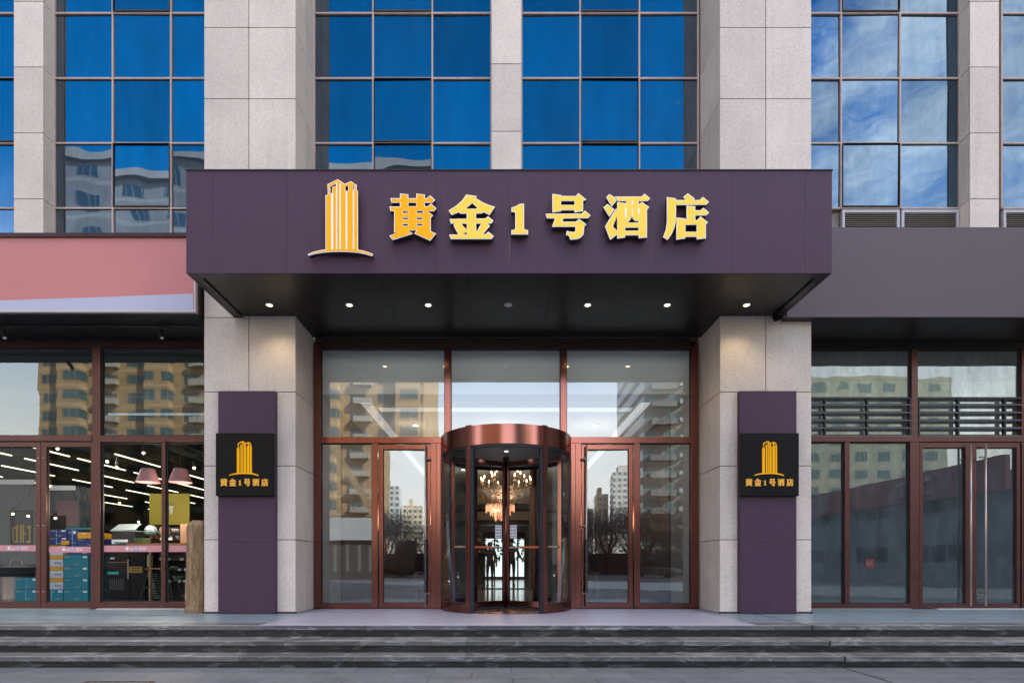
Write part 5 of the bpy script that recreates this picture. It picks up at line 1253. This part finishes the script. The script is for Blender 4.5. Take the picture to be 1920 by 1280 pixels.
B(X(297.5, 1.7), X(371, 1.7), 2.06, 2.08, 0, 1.6).build('back_panel', simple('rack_back', (.028, .016, .016), .6), t)
mb = MB(); mb.m = 0
for py, pxs in ((1048, (303, 316, 341)), (1067.5, (337, 349)), (1089, (307, 318, 336, 347)), (1010, (304, 320))):
    for px in pxs: mb.box(X(px-3.2, 1.7), X(px+3.2, 1.7), 1.685, 1.697, Z(py+2, 1.7), Z(py-2.6, 1.7))
mb.build('price_tags', M['paper'], t)
for px, py, r, c, l in ((326, 1067.3, .075, (.33, .33, .20), 'pale green bowl on the second shelf of the black rack'), (334, 1088.7, .11, (.22, .42, .17), 'green bowl on the third shelf of the black rack'), (344, 1119.8, .06, (.24, .42, .28), 'green and white cup on the lowest shelf of the black rack'),
                        (322, 1009.8, .05, (.5, .46, .36), 'white cup on the upper shelf of the black rack, left'), (334, 1009.8, .06, (.30, .42, .45), 'blue grey bowl on the upper shelf of the black rack'), (343, 1009.8, .05, (.4, .5, .5), 'pale blue cup on the upper shelf of the black rack, right'),
                        (327, 996.3, .06, (.55, .50, .42), 'cream bowl on the top shelf of the black rack'), (333, 996.3, .05, (.50, .52, .46), 'cream cup on the top shelf of the black rack')):
    z0 = Z(py, 1.85); o = MB().lathe(X(px, 1.85), 1.85, [(.001, z0+.001), (r*.6, z0+.001), (r, z0+r*.9), (r*1.02, z0+r), (r*.9, z0+r*.95), (r*.5, z0+.02)], 22).build('bowl', simple('bowl_glaze', c, .3), smooth=True); tag(o, l, 'bowl', 'bowls on the black rack')
t = thing('cutting_board_row', 'leaning row of pale green boards between the wooden posts', 'boards', (X(281, 1.25), 1.25, 0))
B(X(275, 1.25), X(285, 1.25), 1.25, 1.28, Z(1062, 1.25), Z(1040, 1.25)).build('green_board', simple('board_green', (.40, .50, .26), .5), t, bevel=.02)
for k in range(11):
    z0 = Z(1074+k*4.6, 1.27); B(X(275+k*.7, 1.27), X(284.5+k*.9, 1.27), 1.27+k*.008, 1.50, z0-.022, z0).build('tray', simple('tray_green', (.14, .24, .19), .5), t)
t = thing('black_stool', 'black framed stool with a brown seat behind the shop window', 'stool', (X(304, .8), .8, 0))
zs = Z(1064, .8); B(X(284, .8), X(327, .8), .62, .95, zs-.03, zs).build('seat', simple('brown_seat', (.13, .065, .04), .4), t, bevel=.004)
for a, b, y0 in ((287, 268, .66), (324, 333, .66), (290, 280, .9), (320, 340, .9)): MB().tube((X(a, .8), y0, zs-.03), (X(b, .8), y0, .006), .012, 8).build('leg', M['gasket'], t)
MB().tube((X(277, .8), .66, .35), (X(330, .8), .66, .35), .009, 6).build('foot_bar', M['gasket'], t)
Y = 2.3; t = thing('yellow_wall_board', 'mustard yellow board with a small printed cup, hanging behind the shop window', 'board', (X(318, Y), Y, 2))
B(X(280, Y), X(355, Y), Y, Y+.03, Z(983, Y), Z(925, Y)).build('board', simple('mustard_board', (.20, .155, .0), .6), t)
mb = MB().prism([[(X(320, Y), Z(964, Y)), (X(322.5, Y), Z(964, Y)), (X(325.5, Y), Z(948, Y)), (X(317, Y), Z(948, Y))]], Y-.004, Y-.001, lambda p: p); mb.build('cup_print', simple('print_grey', (.36, .34, .30), .6), t)
B(X(316.5, Y), X(326, Y), Y-.004, Y-.001, Z(947.5, Y), Z(944, Y)).build('cup_lid_print', simple('print_dark', (.12, .10, .07), .6), t)
o = B(X(337, 1.2), X(352, 1.2), 1.22, 1.5, Z(1017.3, 1.22), Z(982, 1.2)).build('cardboard_box', simple('brown_card', (.36, .19, .10), .6)); tag(o, 'upright brown cardboard box on the counter beside the petrified wood post', 'box')
B(X(343, 1.2), X(347, 1.2), 1.214, 1.219, Z(1007, 1.2), Z(1002, 1.2)).build('printed_mark', M['gasket'], o) if False else None
t = thing('exit_sign', 'small green lit exit sign with an arrow deep in the shop', 'exit sign', (X(121, 9), 9, Z(914, 9)))
B(X(114, 9), X(130, 9), 9, 9.05, Z(918, 9), Z(909.5, 9)).build('panel', M['gasket'], t)
mb = MB(); mb.box(X(119, 9), X(120, 9), 8.98, 8.995, Z(917, 9), Z(910.5, 9)); mb.box(X(122, 9), X(123, 9), 8.98, 8.995, Z(917, 9), Z(910.5, 9)); mb.box(X(118, 9), X(124.5, 9), 8.98, 8.995, Z(913, 9), Z(912, 9)); mb.box(X(118, 9), X(124.5, 9), 8.98, 8.995, Z(916, 9), Z(915, 9))
mb.quad([(X(114.2, 9), 8.98, Z(914, 9)), (X(116.2, 9), 8.98, Z(916, 9)), (X(116.2, 9), 8.98, Z(912, 9))]); mb.box(X(116.2, 9), X(117.6, 9), 8.98, 8.995, Z(914.5, 9), Z(913.5, 9)); mb.box(X(125.5, 9), X(128.5, 9), 8.98, 8.995, Z(915, 9), Z(914, 9))
mb.build('green_symbol', emis('green_glow', (.1, .9, .45), .2), t)

# ------------------------------------------------------------------ right shop interior
struct('empty_shop_floor', B(CR[2]-.03, 26, .061, 19.0, -.1, .004), simple('dusty_floor', (.16, .165, .17), .5, var=.2))
ri = thing('right_shop_interior', 'empty unlit shop room seen through the dusty right windows', 'room', (10, 6, 0))
B(CR[2]-.03, 26, .2, 19, 4.2, 4.3).build('ceiling', simple('dim_ceiling', (.10, .11, .11), .8), ri)
B(CR[2]-.045, CR[2]+.002, .2, 18.9, 0, 4.19).build('side_wall', simple('dim_wall', (.18, .18, .18), .8), ri)
B(CR[2]+.01, 26, 6.0, 6.1, 0, 4.19).build('back_wall', simple('dim_wall_b', (.10, .12, .14), .8, var=.2), ri)
B(CR[2]+.01, 26, .28, .30, Z(818), Z(700)).build('white_blind', simple('white_blind', (.50, .52, .50), .8, var=.1, stretch=(6, 1, .3)), ri)
B(X(1521, .9), X(1541, .9), .9, .94, .01, 2.2).build('blue_door', simple('dark_blue_door', (.012, .035, .075), .4), ri)
B(X(1541, .9), X(1544, .9), .9, .96, .01, 2.25).build('door_casing', M['wood'], ri)
#SECTION_OPPOSITE
# ------------------------------------------------------------------ across the street (seen in the glass)
yb_ = thing('yellow_apartment_block', 'tall tan apartment block with rows of windows across the street, mirrored in the left glass', 'building', (-44, -84, -.43))
fm = facade('tan_facade', (.30, .19, .09), (.03, .06, .07), 4.6, 3.0, (.18, .78), (.28, .8), band=(.36, .25, .13))
B(-76, -12.5, -102, -80, -.43, 50).build('wall', fm, yb_)
B(-76, -12.5, -102, -80, 50.01, 66).build('upper_wall', facade('pale_upper_facade', (.13, .15, .19), (.03, .06, .10), 6.6, 5.2, (.25, .7), (.2, .6), band=(.18,.2,.24)), yb_)
for x0 in (-72, -58, -44, -30.4, -17):
    bl = MB(); 
    bl.box(x0, x0+3.9, -80, -78.6, 2, 50)
    bl.build('bay_tower', facade('tan_bay', (.31, .19, .09), (.04, .08, .09), 1.3*3, 3.0, (.12, .88), (.33, .85), band=(.38, .28, .17)), yb_)
bl = MB()
for k in range(16): 
    for x0 in (-66, -51, -37, -24): bl.box(x0, x0+3.0, -79.98, -78.9, 3.0*k+.05, 3.0*k+1.0)
bl.build('balconies', simple('balcony_panel', (.30, .26, .21), .7), yb_)
B(-78, -11, -104, -79.2, 66.01, 67.5).build('roof', simple('pale_parapet', (.2, .22, .26), .7), yb_)
tb = thing('grey_tower_block', 'grey tower with stacked balconies across the street, mirrored at the right in the hotel glass', 'building', (32, -84, -.43))
B(24, 44, -104, -82, -.43, 43).build('wall', facade('grey_facade', (.15, .14, .12), (.06, .12, .12), 5.0, 3.0, (.15, .8), (.25, .85), band=(.2,.19,.17)), tb)
bl = MB()
for k in range(14):
    for x0 in (25, 31.5, 38): bl.box(x0, x0+4.2, -82, -80.6, 3.0*k+.02, 3.0*k+.95)
bl.build('balconies', simple('balcony_grey', (.10, .098, .092), .7), tb)
bl = MB()
for k in range(14):
    for x0 in (29.8, 36.3): bl.box(x0, x0+.9, -81.8, -81, 3.0*k+.6, 3.0*k+1.3)
bl.build('air_conditioners', simple('ac_grey', (.25, .25, .25), .6), tb)
for x0, x1, h, y, c, l in ((-70, -52, 46, -260, (.42, .30, .18), 'distant tan block, mirrored left of the far row'), (-48, -37, 33, -270, (.36, .36, .36), 'distant grey block, mirrored beside the tan one'), (32.5, 47, 47, -270, (.50, .46, .40), 'distant yellowish block mirrored in the right glass door'), (52, 70, 32, -265, (.34, .36, .35), 'distant grey block mirrored at the right end of the far row'), (-24, -14, 31, -280, (.62, .50, .34), 'distant cream block, lower one mirrored in the left glass door'), (-36, -25.5, 41, -276, (.50, .49, .45), 'distant grey block, taller one mirrored in the left glass door'), (16.5, 24, 30, -285, (.62, .52, .36), 'distant cream block with a stepped top, mirrored near the revolving door'), (25, 31, 37, -278, (.60, .43, .26), 'distant tan block, narrow one mirrored in the right glass door')):
    t = thing('distant_block', l, 'building', ((x0+x1)/2, y, -.43), 'distant blocks mirrored in the glass')
    B(x0, x1, y-14, y, -.43, h).build('wall', facade('distant_facade', c, (.10, .14, .15), 2.7, 3.0, (.25, .8), (.35, .8), band=tuple(min(1, v*1.25) for v in c)), t)  # wall colours lightened to stand for distance haze
    B(x0+3, x1-5, y-12, y-3, h+.01, h+4).build('roof_room', simple('roof_room', c, .8), t)
mh = thing('market_hall', 'low grey hall with a red sign band, mirrored in the glass of the right shop', 'building', (30, -30, -.43))
B(25.5, 40, -58, -17, -.43, 5.5).build('wall', facade('hall_facade', (.25, .28, .30), (.03, .05, .065), 6.0, 2.9, (.2, .75), (.45, .8), axis='Y'), mh)
B(25.2, 25.49, -58, -17, 4.5, 6.2).build('red_band', simple('red_band', (.34, .11, .10), .6, var=.2), mh)
mb = MB()
for y0 in (-46, -44.2, -34, -32.2, -24.5, -22.8): 
    mb.box(25.1, 25.19, y0, y0+1.2, 4.9, 5.05); mb.box(25.1, 25.19, y0, y0+1.2, 5.65, 5.8); mb.box(25.1, 25.19, y0+.5, y0+.7, 5.06, 5.64)
mb.build('raised_strokes', simple('pale_strokes', (.4, .36, .36), .6), mh)
cb_ = thing('ochre_block', 'ochre apartment block behind the market hall, mirrored in the right shop glass', 'building', (65, -90, -.43))
B(50, 78, -100, -84, -.43, 33).build('wall', facade('ochre_facade', (.28, .27, .19), (.07, .11, .11), 4.0, 3.0, (.2, .75), (.3, .8), band=(.33,.29,.21)), cb_)
for x0, x1, l in ((48, 62, 'plain dark block added out of view at right to shade the column sides'), (-64, -50, 'plain dark block added out of view at left to shade the column sides')):
    t = thing('shading_block', l, 'building', ((x0+x1)/2, -18, -.43)); B(x0, x1, -37, -1, -.43, 42).build('wall', facade('side_facade', (.16, .15, .14), (.05, .07, .08), 4.0, 3.0, (.2, .75), (.3, .8), axis='Y'), t)
    B(x0-.3, x1+.3, -37.3, -.7, 42.01, 43).build('roof', simple('side_roof', (.2, .19, .18), .8), t)  # unseen blocks added to cut the side sky and darken the column returns
# crane with a raised boom
cr = thing('mobile_crane', 'mobile crane with a raised yellow boom across the street, mirrored in the left side window', 'crane', (-8, -40, -.43))
ym = simple('crane_yellow', (.24, .165, .08), .5); yd = simple('crane_dark', (.05, .045, .04), .5)
B(-13, -4, -42, -39.4, .3, 1.4).build('chassis', yd, cr); B(-5.6, -3.8, -42, -39.6, 1.41, 2.9).build('cab', yd, cr)
mb = MB(); mb.tube((-9.0, -40.5, 1.8), (-19.0, -40.5, 17.5), .45, 4, .3); mb.build('boom', ym, cr)
for x in (-12, -10, -7, -5): MB().tube((x, -39.38, .07), (x, -39.1, .07), .5, 20).build('wheel', M['gasket'], cr)
sh = thing('roadside_shop', 'low roadside shop with a white fascia band, mirrored in the left side window', 'building', (-14, -33, -.43))
B(-20, -9.3, -36, -32.2, -.43, 2.6).build('wall', facade('roadside_wall', (.05, .04, .035), (.16, .15, .14), .9, 4.0, (.55, .8), (.15, .8)), sh)
B(-20, -9.2, -36, -31.9, 2.61, 4.3).build('white_band', simple('white_band', (.38, .39, .40), .6), sh)
# trees on the far pavement
def tree_mesh(seed, h):
    r_ = random.Random(seed); tr = MB(); tr.tube((0, 0, 0), (.1, 0, h*.25), .16, 8, .11, cap=False)
    tips = []
    for k in range(7):
        a = k*.9+r_.uniform(0, .5); b = Vector((.1, 0, h*.22)); e = b+Vector((math.cos(a)*h*.2, math.sin(a)*h*.2, h*r_.uniform(.12, .5))); tr.tube(b, e, .08, 6, .03, cap=False); tips.append(e)
        for j in range(4):
            e2 = e+Vector((r_.uniform(-1, 1)*h*.14, r_.uniform(-1, 1)*h*.14, r_.uniform(0, 1)*h*.16)); tr.tube(e, e2, .03, 4, .01, cap=False); tips.append(e2)
    cr_ = MB()
    for k in range(8500):
        t = r_.choice(tips); p = t+Vector((r_.gauss(0, h*.10), r_.gauss(0, h*.10), r_.gauss(0, h*.075))); s = r_.uniform(.03, .085)
        u = Vector((r_.uniform(-1, 1), r_.uniform(-1, 1), r_.uniform(-1, 1))).normalized(); v = u.orthogonal().normalized()
        cr_.quad([p-u*s, p+v*s*.5, p+u*s, p-v*s*.5])
    return tr, cr_
bark = simple('bark', (.06, .045, .035), .9); leaf = simple('winter_leaves', (.040, .045, .052), .8, var=.3)
protos = []
for s_ in range(3):
    t = thing('street_tree', 'thin leaved street tree across the road, first from the left, mirrored in the glass', 'tree', (0, 0, -.43), 'street trees across the road')
    LOC[t.name] = Vector((0, 0, 0)); a, b = tree_mesh(s_+11, 7.2); a.build('trunk', bark, t); b.build('crown', leaf, t); protos.append(t)
xs3 = [-30+k*2.9 for k in range(23)]
for i, x in enumerate(xs3):
    loc = (x+rnd.uniform(-.7, .7), -52+rnd.uniform(-3, 3), -.43)
    nth = ['first','second','third','fourth','fifth','sixth','seventh','eighth','ninth','tenth','eleventh','twelfth','thirteenth','fourteenth','fifteenth','sixteenth','seventeenth','eighteenth','nineteenth','twentieth','twenty-first','twenty-second','last'][i]
    if i < 3: protos[i].location = loc; o = protos[i]
    else: o = copy_thing(protos[i % 3], loc)
    o['label'] = 'thin leaved street tree across the road, %s from the left, mirrored in the glass' % nth
    o.rotation_euler = (0, 0, rnd.uniform(0, 6)); s_ = rnd.uniform(.8, 1.2); o.scale = (s_*1.3, s_*1.3, s_)
hb = MB(); r_ = random.Random(21)
for k in range(20000):
    p = Vector((r_.uniform(-38, 38), r_.gauss(-49, .6), -.4+3.4*r_.random()**1.1)); s_ = r_.uniform(.05, .13)
    u = Vector((r_.uniform(-1, 1), r_.uniform(-1, 1), r_.uniform(-1, 1))).normalized(); v = u.orthogonal().normalized()
    hb.quad([p-u*s_, p+v*s_*.6, p+u*s_, p-v*s_*.6])
hb.box(-38, 38, -50.5, -49.6, -.43, 1.9)
o = hb.build('shrubbery', leaf); o['kind'] = 'stuff'; o['label'] = 'dark shrubs along the far side of the road, mirrored in the glass'
# parked cars across the street
def car(x, y, c, l):
    t = thing('parked_car', l, 'car', (x, y, -.43), 'cars parked across the street'); z = -.43
    b = MB(); b.prism([[(x-2.2, z+.3), (x+2.2, z+.3), (x+2.25, z+.75), (x+1.4, z+.92), (x-1.9, z+.95), (x-2.25, z+.7)]], y-.85, y+.85, lambda p: p); b.build('body', simple('car_paint', c, .25, .3, coat=1), t, bevel=.06)
    b = MB(); b.prism([[(x-1.75, z+.95), (x+1.25, z+.93), (x+.5, z+1.42), (x-1.2, z+1.44)]], y-.72, y+.72, lambda p: p); b.build('cabin', M['black'], t, bevel=.05)
    for a in (-1.4, 1.4):
        for s in (-.87, .70): MB().tube((x+a, y+s, z+.32), (x+a, y+s+.17, z+.32), .32, 20).build('wheel', M['gasket'], t)
car(13.5, -38, (.03, .03, .035), 'black car parked across the street, right one'); car(20, -38.3, (.35, .36, .38), 'silver car parked by the market hall'); car(-13, -41, (.03, .03, .035), 'dark grey car parked across the street, left one')
struct('road', B(-400, 400, -47, -27, -.44, -.426), simple('asphalt', (.05, .05, .053), .85, var=.2))
